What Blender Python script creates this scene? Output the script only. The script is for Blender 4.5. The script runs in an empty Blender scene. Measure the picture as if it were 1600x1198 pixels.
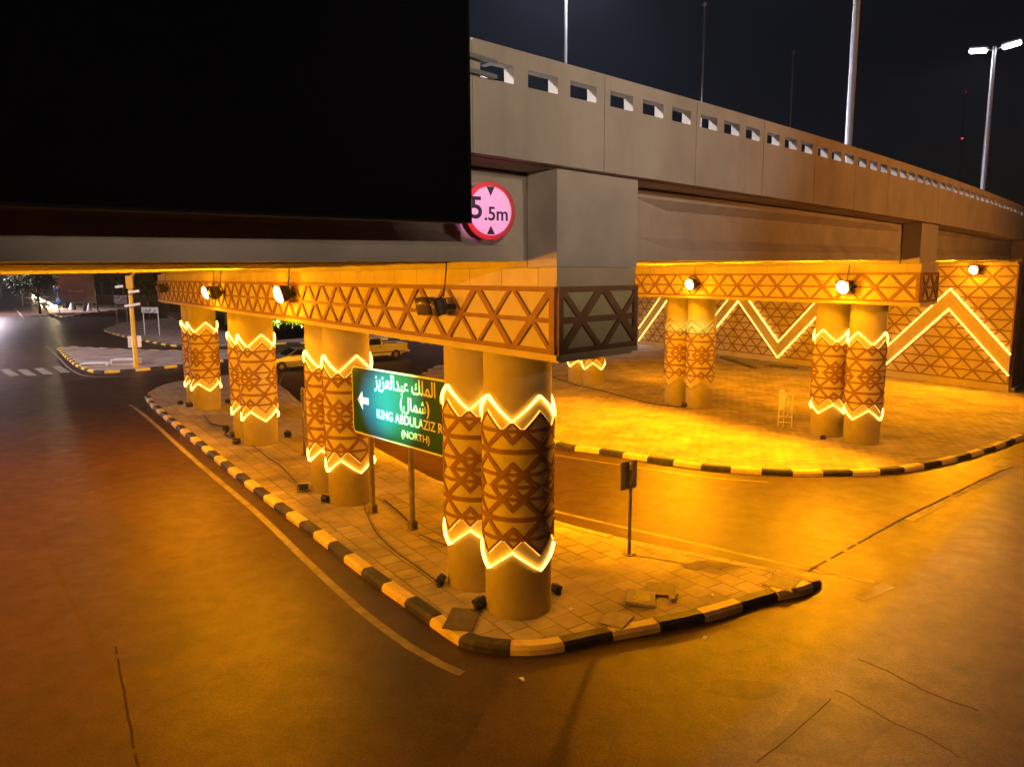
import bpy, math, random
from mathutils import Vector, Matrix
random.seed(7)
R = math.radians
SC = bpy.context.scene
COL = SC.collection

# ------------------------------------------------------------------ camera
CAM_H = 6.2
PITCH = math.atan((599 - 430) / 1150.0)
ROLL = math.atan(-0.005)
cd = bpy.data.cameras.new('camera'); cam = bpy.data.objects.new('camera', cd); COL.objects.link(cam)
cd.sensor_fit = 'HORIZONTAL'; cd.sensor_width = 36.0; cd.lens = 1150.0 / 1600.0 * 36.0
cd.clip_start = 0.1; cd.clip_end = 3000
_fw = Vector((0, math.cos(PITCH), -math.sin(PITCH))); _up0 = Vector((0, math.sin(PITCH), math.cos(PITCH))); _rt0 = Vector((1, 0, 0))
_rt = math.cos(ROLL) * _rt0 + math.sin(ROLL) * _up0
_up = -math.sin(ROLL) * _rt0 + math.cos(ROLL) * _up0
cam.matrix_world = Matrix(((_rt.x, _up.x, -_fw.x, 0), (_rt.y, _up.y, -_fw.y, 0), (_rt.z, _up.z, -_fw.z, CAM_H), (0, 0, 0, 1)))
SC.camera = cam

# ------------------------------------------------------------------ night sky and moon
W = bpy.data.worlds.new('World'); SC.world = W; W.use_nodes = True
nt = W.node_tree; bg = nt.nodes['Background']
sky = nt.nodes.new('ShaderNodeTexSky'); sky.sky_type = 'NISHITA'; sky.sun_disc = False
sky.sun_elevation = R(-4.0); sky.sun_rotation = R(70); sky.altitude = 0; sky.air_density = 1.0; sky.dust_density = 2.0
nt.links.new(sky.outputs[0], bg.inputs['Color']); bg.inputs['Strength'].default_value = 0.05
sun = bpy.data.lights.new('moon', 'SUN'); so = bpy.data.objects.new('moon', sun); COL.objects.link(so)
sun.energy = 0.02; sun.angle = R(0.5); sun.color = (0.75, 0.83, 1.0); so.rotation_euler = (R(35), R(10), R(-25))

SC.view_settings.view_transform = 'Standard'; SC.view_settings.look = 'None'
SC.view_settings.gamma = 1; SC.view_settings.exposure = 0.0
SC.render.engine = 'CYCLES'
SC.cycles.use_denoising = True
SC.cycles.max_bounces = 6; SC.cycles.diffuse_bounces = 3; SC.cycles.glossy_bounces = 2; SC.cycles.transmission_bounces = 2
SC.cycles.caustics_reflective = False; SC.cycles.caustics_refractive = False
SC.cycles.sample_clamp_indirect = 4.0

SODIUM = (1.0, 0.355, 0.002)
WHITE = (0.95, 0.90, 1.0)
P_FLOOD = 8200.0
FARW = (1.0, 0.84, 0.93)
P_MAST = 5200.0

# ------------------------------------------------------------------ helpers
def px2g(x, y, z=0.0):
    """a point of the ground plan (measured once from the photograph) at height z"""
    r = (x - 800) * _rt - (y - 599) * _up + 1150.0 * _fw
    t = (z - CAM_H) / r.z
    return (r.x * t, r.y * t)

def setp(o, label=None, cat=None, group=None, kind=None):
    if label: o['label'] = label
    if cat: o['category'] = cat
    if group: o['group'] = group
    if kind: o['kind'] = kind
    return o

def thing(name, label, cat, loc=(0, 0, 0), rotz=0.0, group=None):
    o = bpy.data.objects.new(name, None); COL.objects.link(o)
    o.empty_display_size = 0.2
    o.location = loc; o.rotation_euler = (0, 0, rotz)
    return setp(o, label, cat, group)

class MB:
    def __init__(s): s.v = []; s.f = []; s.m = []; s.sm = []
    def add(s, vs, fs, mi=0, smooth=False):
        b = len(s.v); s.v += [tuple(p) for p in vs]
        for f in fs: s.f.append(tuple(b + i for i in f)); s.m.append(mi); s.sm.append(smooth)
    def box(s, x0, x1, y0, y1, z0, z1, mi=0, M=None):
        vs = [Vector(p) for p in ((x0,y0,z0),(x1,y0,z0),(x1,y1,z0),(x0,y1,z0),(x0,y0,z1),(x1,y0,z1),(x1,y1,z1),(x0,y1,z1))]
        if M is not None: vs = [M @ p for p in vs]
        s.add(vs, [(3,2,1,0),(4,5,6,7),(0,1,5,4),(1,2,6,5),(2,3,7,6),(3,0,4,7)], mi)
    def bbox(s, x0, x1, y0, y1, z0, z1, b, mi=0, M=None):
        """box with chamfered edges"""
        xs = (x0, x1); ys = (y0, y1); zs = (z0, z1); vs = []; idx = {}
        for i in (0,1):
            for j in (0,1):
                for k in (0,1):
                    sx = b if i == 0 else -b; sy = b if j == 0 else -b; sz = b if k == 0 else -b
                    for ax in range(3):
                        p = [xs[i] + sx, ys[j] + sy, zs[k] + sz]; p[ax] = (xs[i], ys[j], zs[k])[ax]
                        idx[(i,j,k,ax)] = len(vs); vs.append(Vector(p))
        if M is not None: vs = [M @ p for p in vs]
        F = []
        for i in (0,1):
            q = [idx[(i,0,0,0)], idx[(i,1,0,0)], idx[(i,1,1,0)], idx[(i,0,1,0)]]; F.append(q if i else q[::-1])
            q = [idx[(0,i,0,1)], idx[(0,i,1,1)], idx[(1,i,1,1)], idx[(1,i,0,1)]]; F.append(q if i else q[::-1])
            q = [idx[(0,0,i,2)], idx[(1,0,i,2)], idx[(1,1,i,2)], idx[(0,1,i,2)]]; F.append(q if i else q[::-1])
        for a in (0,1):
            for c in (0,1):
                F.append([idx[(0,a,c,1)], idx[(1,a,c,1)], idx[(1,a,c,2)], idx[(0,a,c,2)]])
                F.append([idx[(a,0,c,0)], idx[(a,1,c,0)], idx[(a,1,c,2)], idx[(a,0,c,2)]])
                F.append([idx[(a,c,0,0)], idx[(a,c,1,0)], idx[(a,c,1,1)], idx[(a,c,0,1)]])
        for i in (0,1):
            for j in (0,1):
                for k in (0,1): F.append([idx[(i,j,k,0)], idx[(i,j,k,1)], idx[(i,j,k,2)]])
        s.add(vs, F, mi)
    def prism(s, pts, d0, d1, f, mi=0, cap0=True, cap1=True):
        """extrude polygon pts (a,z) from depth d0 to d1; f(a,z,d)->xyz"""
        n = len(pts)
        vs = [f(a, z, d0) for a, z in pts] + [f(a, z, d1) for a, z in pts]
        fs = [(i, (i+1) % n, n + (i+1) % n, n + i) for i in range(n)]
        if cap0: fs.append(tuple(range(n))[::-1])
        if cap1: fs.append(tuple(range(n, 2*n)))
        s.add(vs, fs, mi)
    def tube(s, pts, rad, n=8, mi=0, smooth=True, caps=True):
        pts = [Vector(p) for p in pts]
        if not hasattr(rad, '__len__'): rad = [rad] * len(pts)
        vs = []; ref = None
        for i, p in enumerate(pts):
            t = (pts[min(i+1, len(pts)-1)] - pts[max(i-1, 0)]).normalized()
            if ref is None or abs(ref.dot(t)) > 0.97: ref = Vector((0,0,1)) if abs(t.z) < 0.9 else Vector((1,0,0))
            a = t.cross(ref).normalized(); b = t.cross(a).normalized()
            for k in range(n):
                an = 2*math.pi*k/n
                vs.append(p + rad[i]*(math.cos(an)*a + math.sin(an)*b))
        fs = []
        for i in range(len(pts)-1):
            for k in range(n):
                k2 = (k+1) % n
                fs.append((i*n+k, i*n+k2, (i+1)*n+k2, (i+1)*n+k))
        s.add(vs, fs, mi, smooth)
        if caps:
            b = len(s.v) - len(vs)
            s.f.append(tuple(b+k for k in range(n))[::-1]); s.m.append(mi); s.sm.append(False)
            s.f.append(tuple(b+(len(pts)-1)*n+k for k in range(n))); s.m.append(mi); s.sm.append(False)
    def lathe(s, prof, n=24, M=None, mi=0, smooth=True):
        vs = []
        for r, z in prof:
            for k in range(n):
                a = 2*math.pi*k/n; p = Vector((r*math.cos(a), r*math.sin(a), z))
                vs.append(M @ p if M is not None else p)
        fs = [(i*n+k, i*n+(k+1)%n, (i+1)*n+(k+1)%n, (i+1)*n+k) for i in range(len(prof)-1) for k in range(n)]
        fs.append(tuple(range(n))[::-1]); fs.append(tuple((len(prof)-1)*n+k for k in range(n)))
        s.add(vs, fs[:-2], mi, smooth); b = len(s.v) - len(vs)
        for f in fs[-2:]: s.f.append(tuple(b+i for i in f)); s.m.append(mi); s.sm.append(False)
    def shell(s, zlo, zhi, r0, r1, th, closed=True, mi=0, smooth=True):
        """band round a cylinder between the curves zlo(th), zhi(th), from radius r0 to r1"""
        n = len(th); vs = []
        for a in th:
            c, si = math.cos(a), math.sin(a); l, h = zlo(a), zhi(a)
            vs += [(r0*c, r0*si, l), (r1*c, r1*si, l), (r1*c, r1*si, h), (r0*c, r0*si, h)]
        fs = []
        for i in range(n if closed else n-1):
            a = 4*i; b = 4*((i+1) % n)
            fs += [(a+1, b+1, b+2, a+2)]
        s.add(vs, fs, mi, smooth)
        s.add(vs, [f for i in range(n if closed else n-1) for f in ((4*i, 4*((i+1) % n), 4*((i+1) % n)+1, 4*i+1), (4*i+2, 4*((i+1) % n)+2, 4*((i+1) % n)+3, 4*i+3))], mi)
        base = len(s.v) - len(vs)
        if not closed:
            for f in ((base, base+1, base+2, base+3), (base+4*(n-1)+3, base+4*(n-1)+2, base+4*(n-1)+1, base+4*(n-1))):
                s.f.append(f); s.m.append(mi); s.sm.append(False)
    def build(s, name, mats, parent=None, loc=None):
        me = bpy.data.meshes.new(name); me.from_pydata(s.v, [], s.f)
        if not isinstance(mats, (list, tuple)): mats = [mats]
        for m in mats: me.materials.append(m)
        me.polygons.foreach_set('material_index', s.m); me.polygons.foreach_set('use_smooth', s.sm)
        me.update()
        o = bpy.data.objects.new(name, me); COL.objects.link(o)
        if parent: o.parent = parent
        if loc: o.location = loc
        return o

def copy_tree(o, parent=None):
    c = o.copy(); COL.objects.link(c)
    if parent: c.parent = parent
    for ch in list(o.children): copy_tree(ch, c)
    return c

def clip_poly(P, x0, x1, z0, z1):
    for ax, lim, sg in ((0, x0, 1), (0, x1, -1), (1, z0, 1), (1, z1, -1)):
        Q = []
        for i in range(len(P)):
            a, b = P[i], P[(i+1) % len(P)]
            da, db = sg*(a[ax]-lim), sg*(b[ax]-lim)
            if da >= 0: Q.append(a)
            if (da > 0 and db < 0) or (da < 0 and db > 0):
                t = da/(da-db); Q.append((a[0]+t*(b[0]-a[0]), a[1]+t*(b[1]-a[1])))
        P = Q
        if len(P) < 3: return []
    return P

def lattice(mb, f, x0, x1, z0, rows, h, s, w_thin=0.07, w_thick=0.115, mi=0, x_off=0.0, frame=0.13, fw_h=0.075):
    """raised triangle lattice with a frame on a plane f(a,z,d); every family of strips at its own height"""
    z1 = z0 + rows*h
    def seg(p, q, w, d, flip=False):
        dx, dz = q[0]-p[0], q[1]-p[1]; L = math.hypot(dx, dz); nx, nz = -dz/L*w/2, dx/L*w/2
        P = [(p[0]-nx, p[1]-nz), (q[0]-nx, q[1]-nz), (q[0]+nx, q[1]+nz), (p[0]+nx, p[1]+nz)]
        P = clip_poly(P, x0, x1, z0, z1)
        if P: mb.prism(P, -0.01, d, f, mi, cap0=False)
    for r in range(1, rows): seg((x0, z0+r*h), (x1, z0+r*h), w_thin, 0.030)
    run = rows*s/2
    k0 = int((x0 - run)/s) - 2; k1 = int((x1 + run)/s) + 2
    for k in range(k0, k1+1):
        xb = k*s + x_off
        wd = w_thick if k % 2 == 0 else w_thin
        seg((xb, z0), (xb + run, z1), wd, 0.034)
        seg((xb, z0), (xb - run, z1), wd, 0.038)
    if frame:
        mb.prism([(x0, z0), (x0+frame, z0), (x0+frame, z1), (x0, z1)], -0.01, 0.043, f, mi, cap0=False)
        mb.prism([(x1-frame, z0), (x1, z0), (x1, z1), (x1-frame, z1)], -0.01, 0.043, f, mi, cap0=False)
        mb.prism([(x0+frame, z0), (x1-frame, z0), (x1-frame, z0+fw_h), (x0+frame, z0+fw_h)], -0.01, 0.041, f, mi, cap0=False)
        mb.prism([(x0+frame, z1-fw_h), (x1-frame, z1-fw_h), (x1-frame, z1), (x0+frame, z1)], -0.01, 0.041, f, mi, cap0=False)

# ------------------------------------------------------------------ materials
def mat(name, col, rough=0.7, metal=0.0, var=0.0, vscale=3.0, bump=0.0, bscale=40.0, spec=0.5, dirt=None, dscale=0.6, damt=0.5):
    m = bpy.data.materials.new(name); m.use_nodes = True; t = m.node_tree; b = t.nodes['Principled BSDF']
    b.inputs['Base Color'].default_value = (*col, 1); b.inputs['Roughness'].default_value = rough
    b.inputs['Metallic'].default_value = metal; b.inputs['Specular IOR Level'].default_value = spec
    co = t.nodes.new('ShaderNodeTexCoord'); out = None
    if var:
        n = t.nodes.new('ShaderNodeTexNoise'); n.inputs['Scale'].default_value = vscale; n.inputs['Detail'].default_value = 6
        t.links.new(co.outputs['Object'], n.inputs['Vector'])
        r = t.nodes.new('ShaderNodeMapRange'); r.inputs['From Min'].default_value = 0.3; r.inputs['From Max'].default_value = 0.7
        r.inputs['To Min'].default_value = 1 - var; r.inputs['To Max'].default_value = 1 + var
        t.links.new(n.outputs['Fac'], r.inputs['Value'])
        mx = t.nodes.new('ShaderNodeVectorMath'); mx.operation = 'SCALE'; mx.inputs[0].default_value = col
        t.links.new(r.outputs['Result'], mx.inputs['Scale']); out = mx.outputs['Vector']
    if dirt:
        n = t.nodes.new('ShaderNodeTexNoise'); n.inputs['Scale'].default_value = dscale; n.inputs['Detail'].default_value = 8; n.inputs['Roughness'].default_value = 0.65
        t.links.new(co.outputs['Object'], n.inputs['Vector'])
        r = t.nodes.new('ShaderNodeMapRange'); r.inputs['From Min'].default_value = 0.5; r.inputs['From Max'].default_value = 0.72
        r.inputs['To Min'].default_value = 0; r.inputs['To Max'].default_value = damt
        t.links.new(n.outputs['Fac'], r.inputs['Value'])
        mx = t.nodes.new('ShaderNodeMix'); mx.data_type = 'RGBA'
        t.links.new(r.outputs['Result'], mx.inputs['Factor'])
        if out: t.links.new(out, mx.inputs['A'])
        else: mx.inputs['A'].default_value = (*col, 1)
        mx.inputs['B'].default_value = (*dirt, 1); out = mx.outputs['Result']
    if out: t.links.new(out, b.inputs['Base Color'])
    if bump:
        n = t.nodes.new('ShaderNodeTexNoise'); n.inputs['Scale'].default_value = bscale; n.inputs['Detail'].default_value = 4
        t.links.new(co.outputs['Object'], n.inputs['Vector'])
        bp = t.nodes.new('ShaderNodeBump'); bp.inputs['Strength'].default_value = bump; bp.inputs['Distance'].default_value = 0.02
        t.links.new(n.outputs['Fac'], bp.inputs['Height']); t.links.new(bp.outputs['Normal'], b.inputs['Normal'])
    return m

def emis(name, col, strength):
    m = bpy.data.materials.new(name); m.use_nodes = True; t = m.node_tree; b = t.nodes['Principled BSDF']
    b.inputs['Base Color'].default_value = (*[min(1, c) for c in col], 1)
    b.inputs['Emission Color'].default_value = (*col, 1); b.inputs['Emission Strength'].default_value = strength
    return m

M_CREAM = mat('cream_plaster', (0.58, 0.50, 0.25), 0.75, var=0.10, vscale=2.2, bump=0.25, bscale=60, dirt=(0.36, 0.28, 0.17), dscale=0.9, damt=0.35)
M_CREAM2 = mat('cream_cladding', (0.61, 0.52, 0.25), 0.65, var=0.07, vscale=3, bump=0.12, bscale=80)
M_BROWN = mat('brown_trim_paint', (0.27, 0.135, 0.06), 0.65, var=0.15, vscale=5, bump=0.1, bscale=60)
M_CONC = mat('bridge_concrete', (0.46, 0.41, 0.34), 0.85, var=0.12, vscale=1.3, bump=0.3, bscale=50, dirt=(0.24, 0.20, 0.15), dscale=0.5, damt=0.45)
M_DECK = mat('deck_asphalt', (0.07, 0.07, 0.07), 0.8, var=0.2)
M_STEEL = mat('galvanised_steel', (0.36, 0.37, 0.39), 0.5, 0.6, var=0.08, vscale=6)
M_POSTBR = mat('weathered_post', (0.20, 0.16, 0.13), 0.55, 0.3, var=0.25, vscale=6)
M_BLACK = mat('black_panel', (0.0022, 0.0022, 0.0035), 0.9, spec=0.0)
M_FRAME = mat('black_frame', (0.005, 0.005, 0.005), 0.6, spec=0.1)
M_DARK = mat('dark_metal', (0.035, 0.033, 0.03), 0.5, 0.4, var=0.2, vscale=12)
M_RUBBER = mat('black_rubber', (0.012, 0.012, 0.012), 0.8)
M_LED = emis('warm_led', (1.0, 0.50, 0.075), 9.0)
M_LEDW = emis('warm_led_wall', (1.0, 0.56, 0.12), 3.2)
M_LED2 = emis('warm_led_thin', (1.0, 0.52, 0.09), 1.7)
M_GLOW = emis('sodium_glass', (1.0, 0.72, 0.30), 9.0)
M_DULL = mat('dull_lamp_glass', (0.10, 0.07, 0.04), 0.25)
M_WLAMP = emis('white_lamp_glass', (0.92, 0.95, 1.0), 40.0)
M_GREEN = mat('green_sign_sheeting', (0.002, 0.062, 0.075), 0.35, var=0.12, vscale=1.5)
M_SIGNW = mat('white_sign_paint', (0.80, 0.80, 0.80), 0.45)
M_RED = mat('red_sign_paint', (0.62, 0.012, 0.02), 0.4)
M_INK = mat('black_lettering', (0.01, 0.01, 0.012), 0.5)
M_YEL = mat('yellow_paint', (0.72, 0.40, 0.015), 0.5, var=0.12, vscale=3)
M_KY = mat('kerb_yellow_paint', (0.70, 0.55, 0.22), 0.7, var=0.2, vscale=4, bump=0.4, bscale=25, dirt=(0.22, 0.17, 0.10), dscale=2.0, damt=0.6)
M_KB = mat('kerb_black_paint', (0.020, 0.017, 0.015), 0.6, var=0.4, vscale=4, bump=0.4, bscale=25, dirt=(0.15, 0.11, 0.07), dscale=2.4, damt=0.5)
M_KPLAIN = mat('kerb_bare_concrete', (0.36, 0.29, 0.21), 0.85, var=0.25, vscale=4, bump=0.5, bscale=25)
M_KYF = mat('kerb_bright_yellow', (0.75, 0.47, 0.04), 0.7, var=0.15, vscale=3)
M_LINE = mat('worn_road_paint', (0.24, 0.20, 0.15), 0.7, var=0.3, vscale=3, bump=0.3, bscale=60, dirt=(0.08, 0.07, 0.06), dscale=2.5, damt=0.8)
M_TAR = mat('tar_seam', (0.020, 0.010, 0.008), 0.85, var=0.2, spec=0.05)
M_PLATE = mat('sign_back', (0.40, 0.38, 0.34), 0.6, var=.1)
M_SEAM2 = mat('faint_seam', (0.034, 0.017, 0.013), 0.85, var=0.2, spec=0.05)
M_CABLE = mat('black_cable', (0.012, 0.010, 0.010), 0.55)
M_LID = mat('concrete_lid', (0.34, 0.30, 0.25), 0.85, var=0.2, vscale=6, bump=0.5, bscale=30)
M_LIDD = mat('iron_cover', (0.12, 0.10, 0.08), 0.6, 0.3, var=0.3, vscale=9, bump=0.6, bscale=45)

def ribbed():
    m = mat('ribbed_fascia_concrete', (0.47, 0.42, 0.35), 0.85, var=0.10, vscale=1.1, dirt=(0.27, 0.22, 0.17), dscale=0.45, damt=0.45)
    t = m.node_tree; b = t.nodes['Principled BSDF']
    co = t.nodes.new('ShaderNodeTexCoord')
    mp = t.nodes.new('ShaderNodeMapping'); mp.inputs['Scale'].default_value = (2.6, 2.6, .30); t.links.new(co.outputs['Object'], mp.inputs['Vector'])
    n = t.nodes.new('ShaderNodeTexNoise'); n.inputs['Scale'].default_value = 1.0; n.inputs['Detail'].default_value = 6; t.links.new(mp.outputs['Vector'], n.inputs['Vector'])
    r = t.nodes.new('ShaderNodeMapRange'); r.inputs['From Min'].default_value = .52; r.inputs['From Max'].default_value = .80; r.inputs['To Max'].default_value = .22; t.links.new(n.outputs['Fac'], r.inputs['Value'])
    mx = t.nodes.new('ShaderNodeMix'); mx.data_type = 'RGBA'; mx.inputs['B'].default_value = (.2, .16, .12, 1)
    t.links.new(b.inputs['Base Color'].links[0].from_socket, mx.inputs['A']); t.links.new(r.outputs['Result'], mx.inputs['Factor']); t.links.new(mx.outputs['Result'], b.inputs['Base Color'])
    w = t.nodes.new('ShaderNodeTexWave'); w.wave_type = 'BANDS'; w.bands_direction = 'X'; w.inputs['Scale'].default_value = 7.8
    w.inputs['Distortion'].default_value = 0.15; w.inputs['Detail'].default_value = 1
    t.links.new(co.outputs['Object'], w.inputs['Vector'])
    bp = t.nodes.new('ShaderNodeBump'); bp.inputs['Strength'].default_value = 0.35; bp.inputs['Distance'].default_value = 0.012
    t.links.new(w.outputs['Fac'], bp.inputs['Height']); t.links.new(bp.outputs['Normal'], b.inputs['Normal'])
    return m
M_RIB = ribbed()

def asphalt():
    m = bpy.data.materials.new('asphalt'); m.use_nodes = True; t = m.node_tree; b = t.nodes['Principled BSDF']
    co = t.nodes.new('ShaderNodeTexCoord'); L = t.links
    def noise(sc, det=4, ro=0.5, vec=None):
        n = t.nodes.new('ShaderNodeTexNoise'); n.inputs['Scale'].default_value = sc; n.inputs['Detail'].default_value = det; n.inputs['Roughness'].default_value = ro
        L.new(vec or co.outputs['Object'], n.inputs['Vector']); return n.outputs['Fac']
    mp = t.nodes.new('ShaderNodeMapping'); mp.inputs['Rotation'].default_value = (0, 0, R(-34)); mp.inputs['Scale'].default_value = (0.9, 0.09, 1)
    L.new(co.outputs['Object'], mp.inputs['Vector'])
    big = noise(0.16, 5, 0.6); streak = noise(0.9, 4, 0.55, mp.outputs['Vector']); grain = noise(38, 3, 0.7); med = noise(2.2, 6, 0.65)
    def mr(src, a, bb, c, d):
        r = t.nodes.new('ShaderNodeMapRange'); r.inputs['From Min'].default_value = a; r.inputs['From Max'].default_value = bb
        r.inputs['To Min'].default_value = c; r.inputs['To Max'].default_value = d; L.new(src, r.inputs['Value']); return r.outputs['Result']
    def mul(x, y):
        k = t.nodes.new('ShaderNodeMath'); k.operation = 'MULTIPLY'; L.new(x, k.inputs[0]); L.new(y, k.inputs[1]); return k.outputs[0]
    f = mul(mul(mr(big, .3, .7, .72, 1.25), mr(streak, .3, .7, .90, 1.10)), mul(mr(grain, .3, .7, .45, 1.6), mr(med, .3, .7, .82, 1.15)))
    sc = t.nodes.new('ShaderNodeVectorMath'); sc.operation = 'SCALE'; sc.inputs[0].default_value = (0.050, 0.0245, 0.0190); L.new(f, sc.inputs['Scale'])
    L.new(sc.outputs['Vector'], b.inputs['Base Color'])
    L.new(mr(med, .3, .7, .52, .40), b.inputs['Roughness'])
    bp = t.nodes.new('ShaderNodeBump'); bp.inputs['Strength'].default_value = 0.45; bp.inputs['Distance'].default_value = 0.012; b.inputs['Specular IOR Level'].default_value = 0.22
    L.new(grain, bp.inputs['Height']); L.new(bp.outputs['Normal'], b.inputs['Normal'])
    return m
M_ASPH = asphalt()

def pavers(name, col, size, ang, mort=0.018, worn=0.45):
    m = bpy.data.materials.new(name); m.use_nodes = True; t = m.node_tree; b = t.nodes['Principled BSDF']; L = t.links
    co = t.nodes.new('ShaderNodeTexCoord'); mp = t.nodes.new('ShaderNodeMapping'); mp.inputs['Rotation'].default_value = (0, 0, ang)
    L.new(co.outputs['Object'], mp.inputs['Vector'])
    # slightly wandering joints
    nz = t.nodes.new('ShaderNodeTexNoise'); nz.inputs['Scale'].default_value = 1.7; nz.inputs['Detail'].default_value = 3; L.new(mp.outputs['Vector'], nz.inputs['Vector'])
    ad = t.nodes.new('ShaderNodeVectorMath'); ad.operation = 'MULTIPLY_ADD'; ad.inputs[1].default_value = (0.05, 0.05, 0); L.new(nz.outputs['Color'], ad.inputs[0]); L.new(mp.outputs['Vector'], ad.inputs[2])
    br = t.nodes.new('ShaderNodeTexBrick'); br.offset = 0.5; br.inputs['Scale'].default_value = 1; br.inputs['Brick Width'].default_value = size; br.inputs['Row Height'].default_value = size
    br.inputs['Mortar Size'].default_value = mort; br.inputs['Mortar Smooth'].default_value = 0.3; br.inputs['Bias'].default_value = 0.0
    br.inputs['Color1'].default_value = (*col, 1); br.inputs['Color2'].default_value = (col[0]*0.72, col[1]*0.70, col[2]*0.68, 1); br.inputs['Mortar'].default_value = (col[0]*0.36, col[1]*0.33, col[2]*0.30, 1)
    L.new(ad.outputs['Vector'], br.inputs['Vector'])
    n1 = t.nodes.new('ShaderNodeTexNoise'); n1.inputs['Scale'].default_value = 0.7; n1.inputs['Detail'].default_value = 8; n1.inputs['Roughness'].default_value = 0.65
    L.new(co.outputs['Object'], n1.inputs['Vector'])
    r = t.nodes.new('ShaderNodeMapRange'); r.inputs['From Min'].default_value = 0.35; r.inputs['From Max'].default_value = 0.68; r.inputs['To Min'].default_value = 1.12; r.inputs['To Max'].default_value = 1 - worn
    L.new(n1.outputs['Fac'], r.inputs['Value'])
    sc = t.nodes.new('ShaderNodeVectorMath'); sc.operation = 'SCALE'; L.new(br.outputs['Color'], sc.inputs[0]); L.new(r.outputs['Result'], sc.inputs['Scale'])
    # sand drifted over the joints in places
    n2 = t.nodes.new('ShaderNodeTexNoise'); n2.inputs['Scale'].default_value = 0.5; n2.inputs['Detail'].default_value = 5; L.new(mp.outputs['Vector'], n2.inputs['Vector'])
    r2 = t.nodes.new('ShaderNodeMapRange'); r2.inputs['From Min'].default_value = 0.42; r2.inputs['From Max'].default_value = 0.62; r2.inputs['To Max'].default_value = 0.75
    L.new(n2.outputs['Fac'], r2.inputs['Value'])
    mx = t.nodes.new('ShaderNodeMix'); mx.data_type = 'RGBA'; L.new(r2.outputs['Result'], mx.inputs['Factor']); L.new(sc.outputs['Vector'], mx.inputs['A'])
    s3 = t.nodes.new('ShaderNodeVectorMath'); s3.operation = 'SCALE'; s3.inputs[0].default_value = (col[0]*.88, col[1]*.86, col[2]*.84); L.new(r.outputs['Result'], s3.inputs['Scale'])
    L.new(s3.outputs['Vector'], mx.inputs['B']); L.new(mx.outputs['Result'], b.inputs['Base Color'])
    b.inputs['Roughness'].default_value = 0.82
    ma = t.nodes.new('ShaderNodeMath'); ma.operation = 'SUBTRACT'; ma.inputs[0].default_value = 1.0; L.new(br.outputs['Fac'], ma.inputs[1])
    n3 = t.nodes.new('ShaderNodeTexNoise'); n3.inputs['Scale'].default_value = 28; n3.inputs['Detail'].default_value = 4; L.new(co.outputs['Object'], n3.inputs['Vector'])
    a2 = t.nodes.new('ShaderNodeMath'); a2.operation = 'MULTIPLY_ADD'; a2.inputs[1].default_value = 0.6; L.new(n3.outputs['Fac'], a2.inputs[0]); L.new(ma.outputs[0], a2.inputs[2])
    bp = t.nodes.new('ShaderNodeBump'); bp.inputs['Strength'].default_value = 0.5; bp.inputs['Distance'].default_value = 0.02
    L.new(a2.outputs[0], bp.inputs['Height']); L.new(bp.outputs['Normal'], b.inputs['Normal'])
    return m

def block_course():
    m = mat('plinth_blocks', (0.60, 0.50, 0.33), .75, var=.10, vscale=2.2, bump=.2, bscale=60); t = m.node_tree; b = t.nodes['Principled BSDF']; L = t.links
    co = t.nodes.new('ShaderNodeTexCoord'); br = t.nodes.new('ShaderNodeTexBrick'); br.offset = 0.0; br.inputs['Scale'].default_value = 1
    br.inputs['Brick Width'].default_value = .98; br.inputs['Row Height'].default_value = 3.0; br.inputs['Mortar Size'].default_value = .006; br.inputs['Mortar Smooth'].default_value = 0
    br.inputs['Color1'].default_value = (1,1,1,1); br.inputs['Color2'].default_value = (.86,.85,.83,1); br.inputs['Mortar'].default_value = (.25,.22,.2,1)
    sx = t.nodes.new('ShaderNodeSeparateXYZ'); L.new(co.outputs['Object'], sx.inputs[0])
    cx = t.nodes.new('ShaderNodeCombineXYZ'); L.new(sx.outputs['Y'], cx.inputs['X']); L.new(cx.outputs[0], br.inputs['Vector']); cx.inputs['Y'].default_value = 1.5
    src = b.inputs['Base Color'].links[0].from_socket; mx = t.nodes.new('ShaderNodeMix'); mx.data_type = 'RGBA'; mx.blend_type = 'MULTIPLY'; mx.inputs['Factor'].default_value = 1
    L.new(src, mx.inputs['A']); L.new(br.outputs['Color'], mx.inputs['B']); L.new(mx.outputs['Result'], b.inputs['Base Color']); return m
M_BLOCK = block_course()

# ------------------------------------------------------------------ frames of reference
U1 = Vector((-.565, .825)).normalized(); A1 = Vector((.10, 13.23))
U2 = Vector((-.488, .873)).normalized(); A2 = Vector((13.0, 26.85))
UW = Vector((-.461, .887)).normalized(); AW = Vector((26.126, 38.276))
V = Vector((.679, .734)).normalized(); C0 = Vector((.65, 10.66))
A0 = A1 - 19.3*V
def right_of(u): return Vector((u.y, -u.x))
def rot_of(u): return math.atan2(-u.x, u.y)           # local Y = u, local X = right_of(u)
BR = math.atan2(V.y, V.x)                              # bridge frame: local X = V, local Y = into the deck
def bw(t, y, z=0.0):
    return Vector((C0.x + t*V.x - y*V.y, C0.y + t*V.y + y*V.x, z))
SK = U1.dot(V) / (U1.x*-V.y + U1.y*V.x)                # t shift per metre into the deck
def z_fb(t): return 7.695 + .0110*t - .00020*t*t if t < 27.5 else 7.846
def z_top(t): return 9.05 + .0295*t - .00055*t*t if t < 40 else 9.35 - .0145*(t-40)
def z_gb(t): return 6.41 + .0115*t
def z_soff(t): return z_fb(t) - .012

# ------------------------------------------------------------------ ground, roads and pavements
ROAD_Z = -0.15
mb = MB(); mb.add([(-900,-300,ROAD_Z),(900,-300,ROAD_Z),(900,1500,ROAD_Z),(-900,1500,ROAD_Z)], [(0,1,2,3)])
setp(mb.build('road', M_ASPH), kind='structure')

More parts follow.
